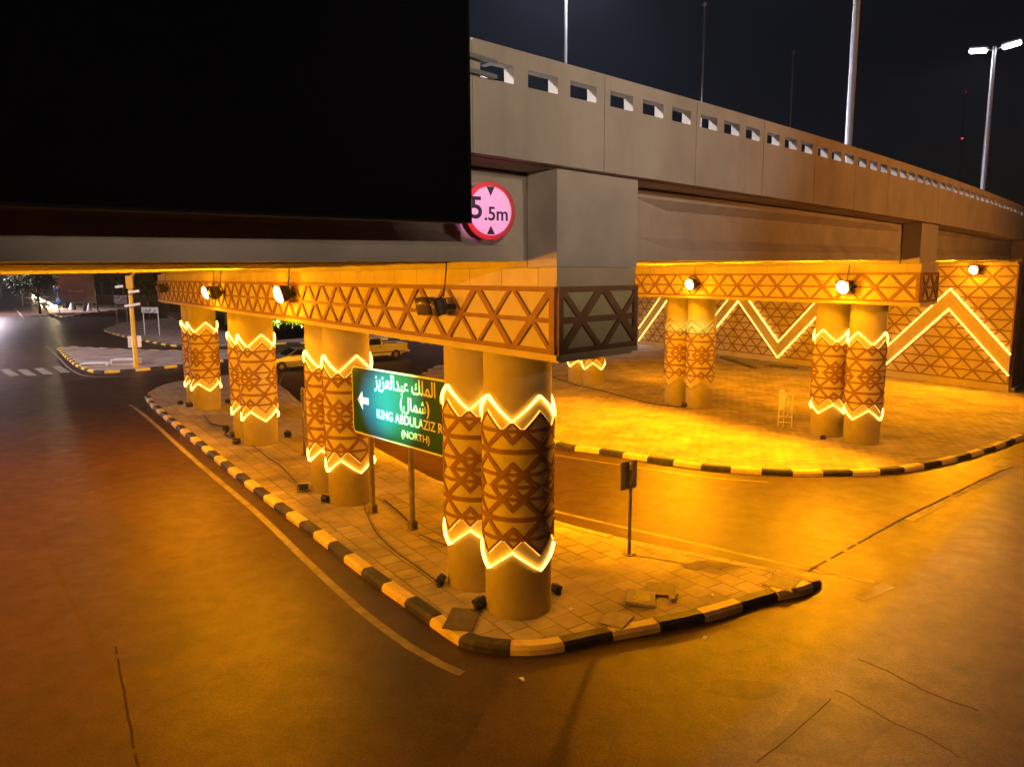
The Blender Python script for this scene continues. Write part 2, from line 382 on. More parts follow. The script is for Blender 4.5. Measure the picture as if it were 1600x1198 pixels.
def smooth_line(P, step):
    """Catmull-Rom resample of a polyline"""
    P = [Vector(p) for p in P]; out = []
    for i in range(len(P)-1):
        p0 = P[max(i-1,0)]; p1 = P[i]; p2 = P[i+1]; p3 = P[min(i+2,len(P)-1)]
        n = max(1, int((p2-p1).length/step))
        for k in range(n):
            t = k/n
            out.append(0.5*((2*p1)+(p2-p0)*t+(2*p0-5*p1+4*p2-p3)*t*t+(3*p1-p0-3*p2+p3)*t*t*t))
    out.append(P[-1]); return out

def kerb(P, seg=0.95, w=0.24, start=0, mats=None):
    """kerb stones along the polyline P (its right-hand side is the road), alternately painted"""
    P = smooth_line(P, 0.12)
    mb = MB(); d = [0.0]
    for i in range(1, len(P)): d.append(d[-1] + (P[i]-P[i-1]).length)
    def at(s):
        s = min(max(s, 0), d[-1]-1e-6)
        lo, hi = 0, len(d)-1
        while hi-lo > 1:
            m_ = (lo+hi)//2
            if d[m_] <= s: lo = m_
            else: hi = m_
        t = (s-d[lo])/max(1e-9, d[hi]-d[lo]); p = P[lo].lerp(P[hi], t)
        a = P[max(lo-1,0)]; b = P[min(hi+1,len(P)-1)]; tg = (b-a).normalized()
        return p, Vector((tg.y, -tg.x))
    n = int(d[-1]/seg)
    rnd = random.Random(start+3)
    for k in range(n):
        s0 = k*seg + .006; s1 = (k+1)*seg - .006
        dz = rnd.uniform(-.012, .010); dn = rnd.uniform(-.012, .012)
        prof = ((0.02, ROAD_Z-.05), (0.02, -.045), (-.03, 0.006), (-.035, 0.012), (-w, 0.012), (-w, -.10))
        rings = []
        for j in range(4):
            p, nn = at(s0 + (s1-s0)*j/3)
            for o, z in prof: rings.append((p.x + nn.x*(o+dn), p.y + nn.y*(o+dn), z + dz))
        m_ = len(prof); fs = []
        for j in range(3):
            for q in range(m_-1): fs.append((j*m_+q, (j+1)*m_+q, (j+1)*m_+q+1, j*m_+q+1))
        fs.append(tuple(range(m_))); fs.append(tuple(3*m_+q for q in range(m_))[::-1])
        mb.add(rings, fs, (k+start) % 2)
    o = mb.build('kerb', mats or [M_KY, M_KB]); return setp(o, kind='structure')

def pavement(P, m, z=0.0):
    P = smooth_line(list(P)+[P[0]], 0.4)[:-1]
    mb = MB(); n = len(P)
    mb.add([(p.x, p.y, z) for p in P] + [(p.x, p.y, ROAD_Z-.05) for p in P], [tuple(range(n))] + [(i, (i+1)%n, n+(i+1)%n, n+i) for i in range(n)])
    return setp(mb.build('pavement', m), kind='structure')

PAV1 = pavers('tan_pavers', (0.46, 0.38, 0.28), 0.48, -math.atan2(U1.y, U1.x))
PAV2 = pavers('tan_small_pavers', (0.48, 0.40, 0.29), 0.40, -math.atan2(.17, .98))
PAV3 = pavers('sandy_pavers', (0.50, 0.37, 0.30), 0.4, 0.3)

isl1_l = [px2g(*q) for q in [(226,618),(240,635),(300,685),(400,765),(480,824),(560,885),(640,942),(700,985)]]
isl1_t = [px2g(*q) for q in [(731,1001),(790,1010),(860,1008),(935,992),(1010,978),(1110,957),(1200,930),(1255,918),(1283,906)]]
isl1_b = [px2g(*q) for q in [(1278,902),(1100,866),(985,842),(870,813),(700,756),(600,706),(480,636),(430,598),(360,586),(300,592),(250,603)]]
kerb(isl1_l + isl1_t, start=1)
kerb([isl1_t[-1]] + isl1_b + [isl1_l[0]], start=0, mats=[M_KPLAIN, M_KPLAIN])
def inset(P, d):
    n = len(P); out = []
    for i in range(n):
        a = Vector(P[i-1]); b = Vector(P[(i+1) % n]); tg = (b-a).normalized(); nn = Vector((-tg.y, tg.x)); out.append(Vector(P[i]) + nn*d)
    return out
pavement(inset(isl1_l + isl1_t + isl1_b, 0.12), PAV1)

isl2_f = [px2g(*q) for q in [(700,566),(672,575),(657,590),(690,611),(760,645),(860,689),(940,703),(1030,717),(1110,728),(1200,735),(1270,737),(1360,735),(1430,728),(1500,713),(1560,695),(1600,680)]]
isl2_r = [(21.5, 29.0), (26.0, 33.0), (33.0, 40.5), (60, 68)]
isl2_back = [(60, 90), (10, 95), (-2.0, 72)]
kerb(isl2_f + isl2_r, start=0)
pavement(inset(isl2_f + isl2_r + isl2_back, 0.12), PAV2)

isl3 = [px2g(*q) for q in [(90,544),(105,559),(122,571),(150,579),(205,577),(280,570),(350,562),(420,555)]]
isl3_b = [px2g(*q) for q in [(400,546),(275,547),(180,544),(110,541)]]
kerb(isl3 + isl3_b + [isl3[0]], start=0, mats=[M_KYF, M_KB])
pavement(inset(isl3 + isl3_b, 0.12), PAV3)
isl4 = [px2g(*q) for q in [(185,505),(163,514),(175,520),(205,527),(245,535),(285,540),(330,540)]]
isl4_b = [(-14, 90), (-30, 120), (-50, 118)]
kerb(isl4, seg=1.1, start=0, mats=[M_KYF, M_KB]); pavement(inset(isl4 + isl4_b, 0.12), PAV3)
isl5 = [px2g(*q) for q in [(20,446),(55,467),(85,492),(140,489),(190,483),(240,478)]]
isl5_b = [px2g(*q) for q in [(240,470),(140,470),(60,447)]]
kerb(isl5, seg=2.2, start=1, mats=[M_KYF, M_KB]); pavement(inset(isl5 + isl5_b, 0.12), PAV3)
isl6 = [px2g(*q) for q in [(425,536),(455,535),(485,534),(560,529),(650,529),(690,528)]]
isl6_b = [(5, 130), (-60, 135)]
kerb(isl6, seg=1.3, start=0, mats=[M_KYF, M_KB]); pavement(inset(isl6 + isl6_b, 0.12), PAV3)

def repair(P, z, col, name, amp=.10):
    """a patch of newer or oil-darkened asphalt with an uneven outline"""
    Q = []; rj = random.Random(len(P)+int(P[0][0])); P = [Vector(p) for p in P]
    for i in range(len(P)):
        a, b = P[i], P[(i+1) % len(P)]; n = max(2, int((b-a).length/.25))
        for k in range(n): q = a.lerp(b, k/n); Q.append((q.x+rj.uniform(-amp, amp)*.4, q.y+rj.uniform(-amp, amp)*.4, z))
    m = M_ASPH.copy(); m.name = name
    for nd in m.node_tree.nodes:
        if nd.type == 'VECT_MATH': nd.inputs[0].default_value = col
    mb = MB(); mb.add(Q, [tuple(range(len(Q)))]); return setp(mb.build(name, m), kind='structure')
def strip_line(P, w, z, m, name, dash=None, rough=0.0):
    P = smooth_line(P, 0.5 if not rough else .14); rj = random.Random(int(w*1e4)+len(P))
    if rough:
        wob = 0.0
        for p in P: wob = wob*.8 + rj.uniform(-rough, rough); p += Vector((wob, wob*.6))
    mb = MB(); acc = 0; n = len(P)
    def off(i):
        a = P[max(i-1,0)]; b = P[min(i+1,n-1)]; tg = (b-a).normalized(); return Vector((-tg.y, tg.x))*w/2
    for i in range(n-1):
        L = (P[i+1]-P[i]).length; acc += L
        if rough and rj.random() < .05: continue
        if dash and (acc % (dash[0]+dash[1])) > dash[0]: continue
        a, b = off(i), off(i+1)
        mb.add([(P[i].x-a.x, P[i].y-a.y, z), (P[i+1].x-b.x, P[i+1].y-b.y, z), (P[i+1].x+b.x, P[i+1].y+b.y, z), (P[i].x+a.x, P[i].y+a.y, z)], [(0,1,2,3)])
    return setp(mb.build(name, m), kind='structure')
rz = ROAD_Z
def gp(L): return [px2g(x, y, rz) for x, y in L]
strip_line(gp([(722,1052),(690,1038),(640,1010),(560,950),(480,877),(400,800),(300,715),(230,652),(203,632)]), .17, rz+.004, M_LINE, 'road_edge_line')
strip_line(gp([(860,797),(985,826),(1100,852),(1281,893),(1366,909)]), .13, rz+.004, M_LINE, 'road_edge_line')
strip_line(gp([(1388,914),(1339,934)]), .28, rz+.004, M_LINE, 'give_way_line')
strip_line(gp([(1583,733),(1540,752),(1420,812)]), .22, rz+.004, M_LINE, 'lane_line')
strip_line(gp([(1583,729),(1540,747),(1420,806),(1330,855),(1263,893)]), .06, rz+.008, M_TAR, 'tar_seam', rough=.03)
strip_line(gp([(1560,727),(1574,718)]), .35, rz+.004, M_LINE, 'lane_line')
strip_line(gp([(830,705),(940,722),(1030,735),(1110,746),(1200,753)]), .12, rz+.004, M_LINE, 'road_edge_line')
strip_line(gp([(1340,1030),(1400,1056),(1460,1083),(1530,1110)]), .03, rz+.004, M_SEAM2, 'tar_seam', rough=.03)
strip_line(gp([(1305,1078),(1380,1118),(1440,1148),(1500,1184)]), .02, rz+.004, M_SEAM2, 'tar_seam', rough=.03)
strip_line(gp([(1300,1090),(1270,1120),(1235,1150),(1180,1192)]), .02, rz+.004, M_SEAM2, 'tar_seam', rough=.03)
strip_line(gp([(180,1010),(195,1080),(215,1198)]), .035, rz+.004, M_SEAM2, 'tar_seam', rough=.008)
strip_line(gp([(72,540),(95,562),(112,578),(140,588),(200,588),(280,581)]), .14, rz+.004, M_LINE, 'road_edge_line')
strip_line(gp([(5,462),(20,478),(37,497)]), .16, rz+.004, M_LINE, 'lane_line')
repair(gp([(1262,1082),(1398,1132),(1330,1197),(1180,1170)]), rz+.002, (.036,.0175,.0135), 'asphalt_repair')
repair(gp([(1400,1010),(1520,1062),(1470,1100),(1350,1050)]), rz+.002, (.058,.029,.0225), 'asphalt_repair')
repair(gp([(1290,760),(1420,742),(1440,790),(1300,812)]), rz+.002, (.042,.0205,.0155), 'asphalt_repair')
repair(gp([(60,820),(190,800),(330,1000),(170,1060)]), rz+.002, (.044,.0215,.0165), 'asphalt_repair')
repair([(Vector(px2g(1160,1075,rz))+Vector((math.cos(k*math.pi/9)*.55*(1+.12*math.sin(k*1.3)), math.sin(k*math.pi/9)*.28*(1+.15*math.cos(k*.9))))) for k in range(18)], rz+.0024, (.033,.016,.0125), 'oil_stain', .02)
for cx, cy in ((15,582),(42,582),(68,580),(95,577),(-14,583)):
    strip_line(gp([(cx-8,cy-5),(cx+8,cy+5)]), .55, rz+.004, M_LINE, 'crossing_stripe')
strip_line(gp([(458,640),(437,612),(440,590),(452,575)]), .12, rz+.004, M_LINE, 'road_edge_line')

# ------------------------------------------------------------------ pier caps
def cap_points(w, s_near, s_far, k, lw): return None
def pier_cap(u, a, near_left, far, label, zc, with_lattice=True):
    """cap beam in the pier frame: X right, Y along u; near and far ends cut parallel to the bridge"""
    t = thing('pier_cap', label, 'pier cap', (a.x, a.y, 0), rot_of(u), 'decorated caps on the bridge piers')
    k = V.dot(u) / V.dot(right_of(u))
    e0 = near_left + k; e1 = far                      # end abscissa on the centre line
    def slab(mb, hw, z0, z1, ext=0.0):
        P = [(-hw, e0 - k*hw - ext), (hw, e0 + k*hw - ext), (hw, e1 + k*hw + ext), (-hw, e1 - k*hw + ext)]
        mb.add([(x, y, z0) for x, y in P] + [(x, y, z1) for x, y in P], [(3,2,1,0),(4,5,6,7),(0,1,5,4),(1,2,6,5),(2,3,7,6),(3,0,4,7)])
    zb = zc
    m1 = MB(); slab(m1, 1.0, zb, zb+.985); m1.build('beam', M_CREAM, t)
    m2 = MB(); slab(m2, 1.035, zb-.085, zb-.002, .035); slab(m2, .93, zb-.125, zb-.087, -.02); m2.build('bottom_moulding', M_CREAM, t)
    # plinth course of blocks above
    m3 = MB(); slab(m3, .985, zb+.987, zb+1.265, -.015); m3.build('plinth_course', M_BLOCK, t)
    # stepped bearing course: one profile whose height and face wander from block to block
    rnd = random.Random(5); vs = []; fs = []; y = e0+.25; n = 0
    while y < e1-1.0:
        L = rnd.uniform(.75, 1.15); d = rnd.uniform(0, .02); h = rnd.uniform(1.335, 1.35)
        for yy, dd in ((y, 0), (y+L-.03, 0), (y+L-.029, .04), (y+L-.001, .04)):
            x = .93 - d - dd; hh = h - dd*.5
            vs += [(-x, yy, zb+1.267), (-x, yy, zb+hh), (x, yy, zb+hh), (x, yy, zb+1.267)]; n += 1
        y += L
    for i in range(n-1):
        for q in range(4): fs.append((4*i+q, 4*i+(q+1)%4, 4*i+4+(q+1)%4, 4*i+4+q))
    fs += [(3,2,1,0), (4*n-4,4*n-3,4*n-2,4*n-1)]
    m4 = MB(); m4.add(vs, fs); m4.build('bearing_course', M_CREAM, t)
    m6 = MB(); h, s = .4925, 1.05
    lattice(m6, lambda aa, z, d: (-1.0-d, aa, z), e0-k, e1-k, zb, 2, h, s, x_off=e0-k+.06+s)
    lattice(m6, lambda aa, z, d: (1.0+d, aa, z), e0+k, e1+k, zb, 2, h, s, x_off=.3)
    L = 2.0*math.sqrt(1+k*k); dv = (1/math.sqrt(1+k*k), k/math.sqrt(1+k*k))
    lattice(m6, lambda q, z, d: (-1.0+q*dv[0]+d*dv[1], e0-k+q*dv[1]-d*dv[0], z), 0.0, L, zb, 2, h, s, x_off=.04, w_thick=.13, w_thin=.09, frame=.11)
    lattice(m6, lambda q, z, d: (-1.0+q*dv[0]-d*dv[1], e1-k+q*dv[1]+d*dv[0], z), 0.0, L, zb, 2, h, s, x_off=.04, frame=.11)
    m6.build('lattice_trim', M_BROWN, t)
    return t
pier_cap(U1, A1, -2.43, 31.0, 'nearest patterned pier cap, with the dark end face beside the height sign', 5.045)
pier_cap(U2, A2, -2.48, 31.2, 'second patterned pier cap, under the far span before the zigzag wall', 5.235)

# ------------------------------------------------------------------ columns
PER = math.pi/2; N_TH = 96
TH = [2*math.pi*i/N_TH for i in range(N_TH)]
def tri(a):                                            # +1 at phase 0, -1 half a period on
    p = (a % PER)/PER
    return 1 - 4*p if p < .5 else 4*p - 3
ZA, ZB_ = .335, .185                                   # reach of the large and small diamonds
def zig(a): return (ZA-ZB_)/2 + (ZA+ZB_)/2*tri(a)
def env(a): return max(zig(a), -zig(a))
ROWS = (3.505, 2.72, 2.275, 1.535)
Z_T, Z_B = ROWS[0], ROWS[3]
def up_out(a): return 3.885 + .225*tri(a)
def lo_out(a): return 1.11 - .19*tri(a)
def make_column(top):
    c = thing('bridge_column', '', 'column', (0,0,0), 0, 'round lit columns of the bridge piers')
    m = MB(); m.lathe([(.62, 0), (.62, top)], 64); m.build('shaft', M_CREAM, c)
    m = MB(); m.shell(lambda a: Z_T-.30, lambda a: up_out(a), .615, .642, TH); m.build('collar', M_CREAM2, c)
    m = MB(); m.shell(lambda a: lo_out(a), lambda a: Z_B+.30, .615, .642, TH); m.build('collar', M_CREAM2, c)
    m = MB(); m.shell(lambda a: Z_B-env(a), lambda a: Z_T+env(a), .63, .662, TH); m.build('jacket', M_CREAM2, c)
    m = MB(); hw = .043*1.42
    def band(f, h, lift, th=TH, closed=True): m.shell(lambda a: f(a)-h, lambda a: f(a)+h, .655, .662+lift, th, closed)
    ZM = 2.498
    for q, z in enumerate(ROWS):
        fl = ZM if q == 1 else 0.0; ce = ZM if q == 2 else 9.0
        lo = (lambda a, z=z, fl=fl, ce=ce: min(ce, max(z+zig(a)-hw, Z_B-env(a), fl))); hi = (lambda a, z=z, fl=fl, ce=ce: max(fl, min(z+zig(a)+hw, Z_T+env(a), ce)))
        m.shell(lo, hi, .655, .662+.015, TH)
        lo = (lambda a, z=z, fl=fl, ce=ce: min(ce, max(z-zig(a)-hw, Z_B-env(a), fl))); hi = (lambda a, z=z, fl=fl, ce=ce: max(fl, min(z-zig(a)+hw, Z_T+env(a), ce)))
        m.shell(lo, hi, .655, .662+.0175, TH)
        band(lambda a, z=z: z, .034, .0125)
    band(lambda a: 3.135, .043, .023); m.shell(lambda a: ZM-(.036 if zig(a) < .20 else 0), lambda a: ZM+(.036 if zig(a) < .20 else 0), .655, .662+.020, TH); band(lambda a: 1.905, .043, .023)
    m.build('diamond_pattern', M_BROWN, c)
    for f, sg in ((up_out, 1), (lo_out, -1)):
        m = MB(); lo, hi = ((lambda a: f(a)+.001), (lambda a: f(a)+.017)) if sg > 0 else ((lambda a: f(a)-.017), (lambda a: f(a)-.001))
        m.shell(lo, hi, .622, .70, TH); m.build('light_strip', M_LED, c)
    for sg in (1, -1):
        m = MB()
        if sg > 0: m.shell(lambda a: Z_T+env(a)+.001, lambda a: Z_T+env(a)+.013, .643, .668, TH)
        else: m.shell(lambda a: Z_B-env(a)-.013, lambda a: Z_B-env(a)-.001, .643, .668, TH)
        m.build('edge_light', M_LED2, c)
    return c
ORD = ('nearest', 'second', 'third', 'farthest')
PHI = R(-90 + 36)
col_proto = {}
def place_columns(a, u, top, labels, lit, S, gap):
    key = round(top, 2)
    first = make_column(top)
    i = 0
    for q in range(4):
        for j, ds in enumerate((0.0, gap)):
            s = S[q] + ds; p = a + u*s
            c = first if i == 0 else copy_tree(first)
            c.location = (p.x, p.y, 0); c.rotation_euler = (0, 0, PHI)
            c['label'] = labels[i]; i += 1
            if (q, j) in lit:                          # dead light strips on this one
                for ch in c.children:
                    if ch.name.startswith(('light_strip', 'edge_light')): ch.data = ch.data.copy(); ch.data.materials[0] = M_CREAM2
    return first
place_columns(A1, U1, 4.93, [
    'nearest of all the lit round columns, right in front under the cap corner',
    'lit column touching the back of the nearest one, its right side hidden, beside the green sign',
    'lit column behind the left end of the green sign, front one of its pair',
    'lit column half hidden behind its twin left of the green sign',
    'lit column with the silver car just right of it, front one of its pair',
    'lit column half hidden by its twin, left of the silver car',
    'farthest front column of the nearest row, at the left end under the cap',
    'leftmost lit column, a sliver showing behind its twin'], (), (0, 8.15, 16.95, 25.9), 1.45)
place_columns(A2, U2, 5.11, [
    'rightmost lit column on the far pavement, front one of its pair',
    'lit column left of its twin, right of the small frame on the far pavement',
    'unlit patterned column on the far pavement, right one of the pair left of the small frame',
    'unlit patterned column on the far pavement, left one of its pair',
    'lit column cut off by the near cap corner, right one of the small distant pair',
    'lit column cut off by the near cap corner, left one of the small distant pair',
    'lit column of the far pier hidden behind the nearest column, front one',
    'lit column of the far pier hidden behind the nearest column, back one'], {(1,0), (1,1)}, (0, 8.55, 17.1, 25.7), 1.48)

# ------------------------------------------------------------------ abutment wall with the zigzag
def abutment():
    t = thing('abutment_wall', 'end wall under the bridge with triangle relief and a glowing zigzag band', 'wall', (AW.x, AW.y, 0), rot_of(UW))
    k = V.dot(UW)/V.dot(right_of(UW)); L = 33.0
    m = MB(); P = [(0, 0), (2.5, 2.5*k), (2.5, L+2.5*k), (0, L)]
    m.add([(x,y,-.2) for x,y in P]+[(x,y,6.62) for x,y in P], [(3,2,1,0),(4,5,6,7),(0,1,5,4),(1,2,6,5),(2,3,7,6),(3,0,4,7)]); m.build('wall_body', M_CREAM, t)
    m = MB(); m.box(-.10, -.002, -.06, L, -.05, .30); m.box(-.06, -.002, -.03, L, .302, .36); m.build('base_moulding', M_CREAM, t)
    m = MB(); lattice(m, lambda a, z, d: (-d, a, z), 0.0, L, .36, 11, .565, 1.21, w_thin=.085, w_thick=.085, x_off=.1, frame=.09); m.build('triangle_relief', M_BROWN, t)
    f = lambda a, z, d: (-d, a, z)
    def lo(y): p = ((y-3.45) % 8.05)/8.05; return .36 + 3.9*(1-2*p if p < .5 else 2*p-1)
    def hi(y): return lo(y) + 1.02
    ys = [0.0]; y = 3.45
    while y < L: ys.append(y); ys.append(min(L, y+4.025)); y += 8.05
    ys = sorted(set(ys))
    m = MB()
    for a, b in zip(ys, ys[1:]): m.prism([(a, lo(a)), (b, lo(b)), (b, hi(b)), (a, hi(a))], -.01, .11, f, cap0=False)
    m.build('zigzag_band', M_CREAM2, t)
    for g, o in ((lo, -1), (hi, 1)):
        m = MB()
        for a, b in zip(ys, ys[1:]):
            e = .075*o
            m.prism([(a, g(a)+.004*o), (b, g(b)+.004*o), (b, g(b)+e), (a, g(a)+e)][::o], .03, .17, f, cap0=False)
        m.build('light_strip', M_LEDW, t)
    m = MB(); m.box(-.25, .4, -.02, L, 6.622, 6.74); m.build('bearing_shelf', M_CREAM, t)
    return t
abutment()
# wing wall running on along the bridge beyond the abutment corner
t = thing('wing_wall', 'dark side wall running on past the corner of the zigzag wall', 'wall', (AW.x, AW.y, 0), BR)
m = MB(); m.prism([(2.45, -.2), (60, -.2), (60, 7.4), (2.45, 7.4)], 0.05, .5, lambda a, z, d: (a, d, z)); m.build('wall_face', M_CONC, t)
m = MB(); m.prism([(.03, -.2), (60, -.2), (60, .22), (.03, .22)], -.28, .045, lambda a, z, d: (a, d, z)); m.build('base_moulding', M_CONC, t)
m = MB(); m.prism([(0.02, .222), (2.44, .222), (2.44, 6.6), (1.2, 6.6)], -.10, -.02, lambda a, z, d: (a, d, z)); m.build('corner_panel', M_BROWN, t)
# plain wall standing in for the unseen left pier, holding its floodlights
t = thing('pier_stand_in', 'plain wall standing in for the unseen pier of the left span', 'wall', (A0.x, A0.y, 0), rot_of(U1))
m = MB(); m.box(-1, 1, -2.2, 31, -.2, 6.15); m.build('wall_body', M_CONC, t)
m = MB(); m.box(-1.05, 1.05, -2.25, 31, 6.152, 6.2); m.build('coping', M_CONC, t)

# ------------------------------------------------------------------ bridge deck
deck = thing('bridge_deck', 'beige concrete overpass deck with a pierced parapet and girders underneath', 'bridge', (C0.x, C0.y, 0), BR)
T0, T1, DW = -24.3, 86.4, 31.0
m = MB(); ts = [T0 + i*(T1-T0)/40 for i in range(41)]
vs = []; fs = []
for t in ts:
    za, zb = z_soff(t), z_fb(t)+.45
    vs += [(t, .03, za), (t, DW-.10, za), (t, DW-.10, zb), (t, .03, zb)]
for i in range(40):
    a, b = 4*i, 4*i+4
    for q in range(4): fs.append((a+q, a+(q+1)%4, b+(q+1)%4, b+q))
fs += [(0,1,2,3), (163,162,161,160)]
m.add(vs, fs); m.build('deck_slab', M_CONC, deck)
m = MB(); vs = []; fs = []
for t in ts: vs += [(t, .12, z_fb(t)+.454), (t, DW-.12, z_fb(t)+.454)]
for i in range(40): fs.append((2*i, 2*i+2, 2*i+3, 2*i+1))
m.add(vs, fs); m.build('road_surface', M_DECK, deck)

def parapet_panel(t0, y_out, y_in, L=2.683):
    """one precast panel with three openings; solid cells of a small grid"""
    m = MB()
    xs = [0, .13, .73, 1.00, 1.61, 1.88, 2.49, L]      # panel edge, opening, post, opening, post, opening, edge
    holes = {(1,1), (3,1), (5,1)}
    def P(i, j, y):
        t = t0 + xs[i]
        zt = z_top(t); z = (z_fb(t), zt-.425, zt-.205, zt)[j]
        return (t, y, z)
    def solid(i, j): return 0 <= i < 7 and 0 <= j < 3 and (i, j) not in holes
    for i in range(7):
        for j in range(3):
            if not solid(i, j): continue
            m.add([P(i,j,y_out), P(i+1,j,y_out), P(i+1,j+1,y_out), P(i,j+1,y_out)], [(0,1,2,3)])
            m.add([P(i,j,y_in), P(i+1,j,y_in), P(i+1,j+1,y_in), P(i,j+1,y_in)], [(3,2,1,0)])
            for di, dj, q in ((-1,0,(0,3)), (1,0,(1,2)), (0,-1,(0,1)), (0,1,(3,2))):
                if not solid(i+di, j+dj):
                    cs = ((i,j),(i+1,j),(i+1,j+1),(i,j+1)); a, b = cs[q[0]], cs[q[1]]
                    m.add([P(*a,y_out), P(*b,y_out), P(*b,y_in), P(*a,y_in)], [(0,1,2,3)])
    return m
t = -1.78 - 2.70*8
while t < T1-3:
    parapet_panel(t, -.145, .025).build('parapet_panel', M_RIB, deck)
    t += 2.70
m = MB(); vs = []; fs = []
for t in ts: vs += [(t, DW-.09, z_fb(t)), (t, DW+.11, z_fb(t)), (t, DW+.11, z_top(t)), (t, DW-.09, z_top(t))]
for i in range(40):
    a, b = 4*i, 4*i+4
    for q in range(4): fs.append((a+q, a+(q+1)%4, b+(q+1)%4, b+q))
m.add(vs, fs); m.build('far_parapet', M_CONC, deck)

def girder(ta, tb):
    """I beam with solid end blocks"""
    m = MB(); zf = lambda t, z: z_gb(t) + z
    Hh = 1.24
    def ring(t, web):
        pts = [(-.33, 0), (.33, 0), (.33, .20), (web, .42), (web, Hh-.30), (.30, Hh-.14), (.30, Hh), (-.30, Hh), (-.30, Hh-.14), (-web, Hh-.30), (-web, .42), (-.33, .20)]
        return [(t, y, zf(t, z)) for y, z in pts]
    stn = [(ta, .318), (ta+1.5, .318), (ta+2.9, .11), (tb-2.9, .11), (tb-1.5, .318), (tb, .318)]
    vs = []
    for t, w in stn: vs += ring(t, w)
    fs = []
    for i in range(len(stn)-1):
        for q in range(12): fs.append((i*12+q, i*12+(q+1)%12, (i+1)*12+(q+1)%12, (i+1)*12+q))
    fs.append(tuple(range(12))); fs.append(tuple((len(stn)-1)*12+q for q in range(12))[::-1])
    m.add(vs, fs); return m
for ta, tb in ((-17.6, .95), (1.15, 20.0), (20.2, 39.0)):
    g0 = girder(ta, tb).build('girder', M_CONC, deck)
    for k in range(13):
        y = .92 + k*2.42
        o = g0 if k == 0 else g0.copy()
        if k: COL.objects.link(o); o.parent = deck
        o.location = (SK*y, y, 0)
for ta in (0.0, 18.7, 37.9):                          # solid cheek blocks closing the girder ends over each pier
    zl = 6.315 if ta < 1 else (6.505 if ta < 30 else 6.745)
    m = MB(); L = 2.05 if ta < 30 else 1.6
    m.prism([(ta, zl), (ta+L, zl), (ta+L, z_fb(ta+L)-.016), (ta, z_fb(ta)-.016)], 0.0, .56, lambda a, z, d: (a, d, z))
    m.build('cheek_block', M_CONC, deck)
    m = MB(); m.prism([(ta+.05, zl+.002), (ta+L-.05, zl+.002), (ta+L-.05, z_fb(ta)-.05), (ta+.05, z_fb(ta)-.05)], .62, DW-.4, lambda a, z, d: (a + SK*d*(1 if d > 1 else 0), d, z)); m.build('diaphragm', M_CONC, deck)

# ------------------------------------------------------------------ big dark billboard on the left span
bb = thing('billboard', 'huge black billboard panel hung on the side of the bridge', 'billboard', (C0.x, C0.y, 0), BR)
BB0, BB1 = -15.0, -2.14
def zbb(t): return 6.84 + .021*(t+1.93)
m = MB(); m.prism([(BB0, zbb(BB0)), (BB1, zbb(BB1)), (BB1, 13.4), (BB0, 13.4)], -.42, -.24, lambda a, z, d: (a, d, z)); m.build('panel', M_BLACK, bb)
m = MB()
m.prism([(BB0, zbb(BB0)-.03), (BB1, zbb(BB1)-.03), (BB1, zbb(BB1)-.002), (BB0, zbb(BB0)-.002)], -.44, -.235, lambda a, z, d: (a, d, z))
m.prism([(BB1+.002, zbb(BB1)-.03), (BB1+.03, zbb(BB1)-.03), (BB1+.03, 13.4), (BB1+.002, 13.4)], -.44, -.235, lambda a, z, d: (a, d, z)); m.build('edge_frame', M_FRAME, bb)
for z in (8.745, 8.575):
    m = MB(); m.box(BB1+.031, -1.45, -.235, -.19, z, z+.045); m.box(-1.55, -1.45, -.1899, -.03, z, z+.045); m.build('bracket_arm', M_STEEL, bb)

# ------------------------------------------------------------------ floodlights
def flood(loc, rotz, label, lit=True, power=P_FLOOD, tilt=16, yaw=0, cord=True, size=1.0):
    """local +Y is the way it shines (before tilt); mounted with its back to a wall at local y=0"""
    t = thing('floodlight', label, 'floodlight', loc, rotz, 'sodium floodlights on the bridge')
    S = Matrix.Scale(size, 4)
    M = Matrix.Translation((0, .27*size, 0)) @ Matrix.Rotation(R(yaw), 4, 'Z') @ Matrix.Rotation(R(-tilt), 4, 'X') @ S
    m = MB(); m.bbox(-.24, .24, -.13, .055, -.20, .20, .03, M=M)
    for i in range(5): m.box(-.2+i*.09, -.19+i*.09, -.18, -.131, -.16, .16, M=M)
    m.bbox(-.27, .27, .056, .085, -.23, .23, .012, M=M); m.build('housing', M_DARK, t)
    m = MB(); m.lathe([(.235, .086), (.232, .115), (.20, .16), (.13, .19), (.03, .20)], 20, M @ Matrix.Rotation(R(-90), 4, 'X')); m.build('glass', M_GLOW if lit else M_DULL, t)
    m = MB(); m.box(-.30, -.272, 0, .31, -.03, .03, M=S); m.box(.272, .30, 0, .31, -.03, .03, M=S); m.box(-.30, .30, .0, .02, -.05, .05, M=S); m.build('bracket', M_DARK, t)
    if cord:
        m = MB(); m.tube([(0.02, .10, .16), (.03, .05, .45), (.0, .03, .78)], .014, 6); m.build('cord', M_CABLE, t)
    if lit:
        l = bpy.data.lights.new('flood_lamp', 'SPOT'); l.energy = power; l.color = SODIUM; l.shadow_soft_size = .15; l.spot_size = R(168); l.spot_blend = .55
        o = bpy.data.objects.new('flood_lamp', l); COL.objects.link(o); o.parent = t; o.matrix_local = M @ Matrix.Translation((0, .30, 0)) @ Matrix.Rotation(R(90), 4, 'X')
        l = bpy.data.lights.new('flood_spill', 'POINT'); l.energy = 160; l.color = SODIUM; l.shadow_soft_size = .12
        o = bpy.data.objects.new('flood_spill', l); COL.objects.link(o); o.parent = t; o.location = M @ Vector((0, .42, 0))
    return t
def pier_lamp(a, u, s, z, label, side=-1, **kw):
    p = a + u*s + right_of(u)*(side*1.045)
    return flood((p.x, p.y, z), rot_of(u) + (math.pi/2 if side < 0 else -math.pi/2), label, **kw)
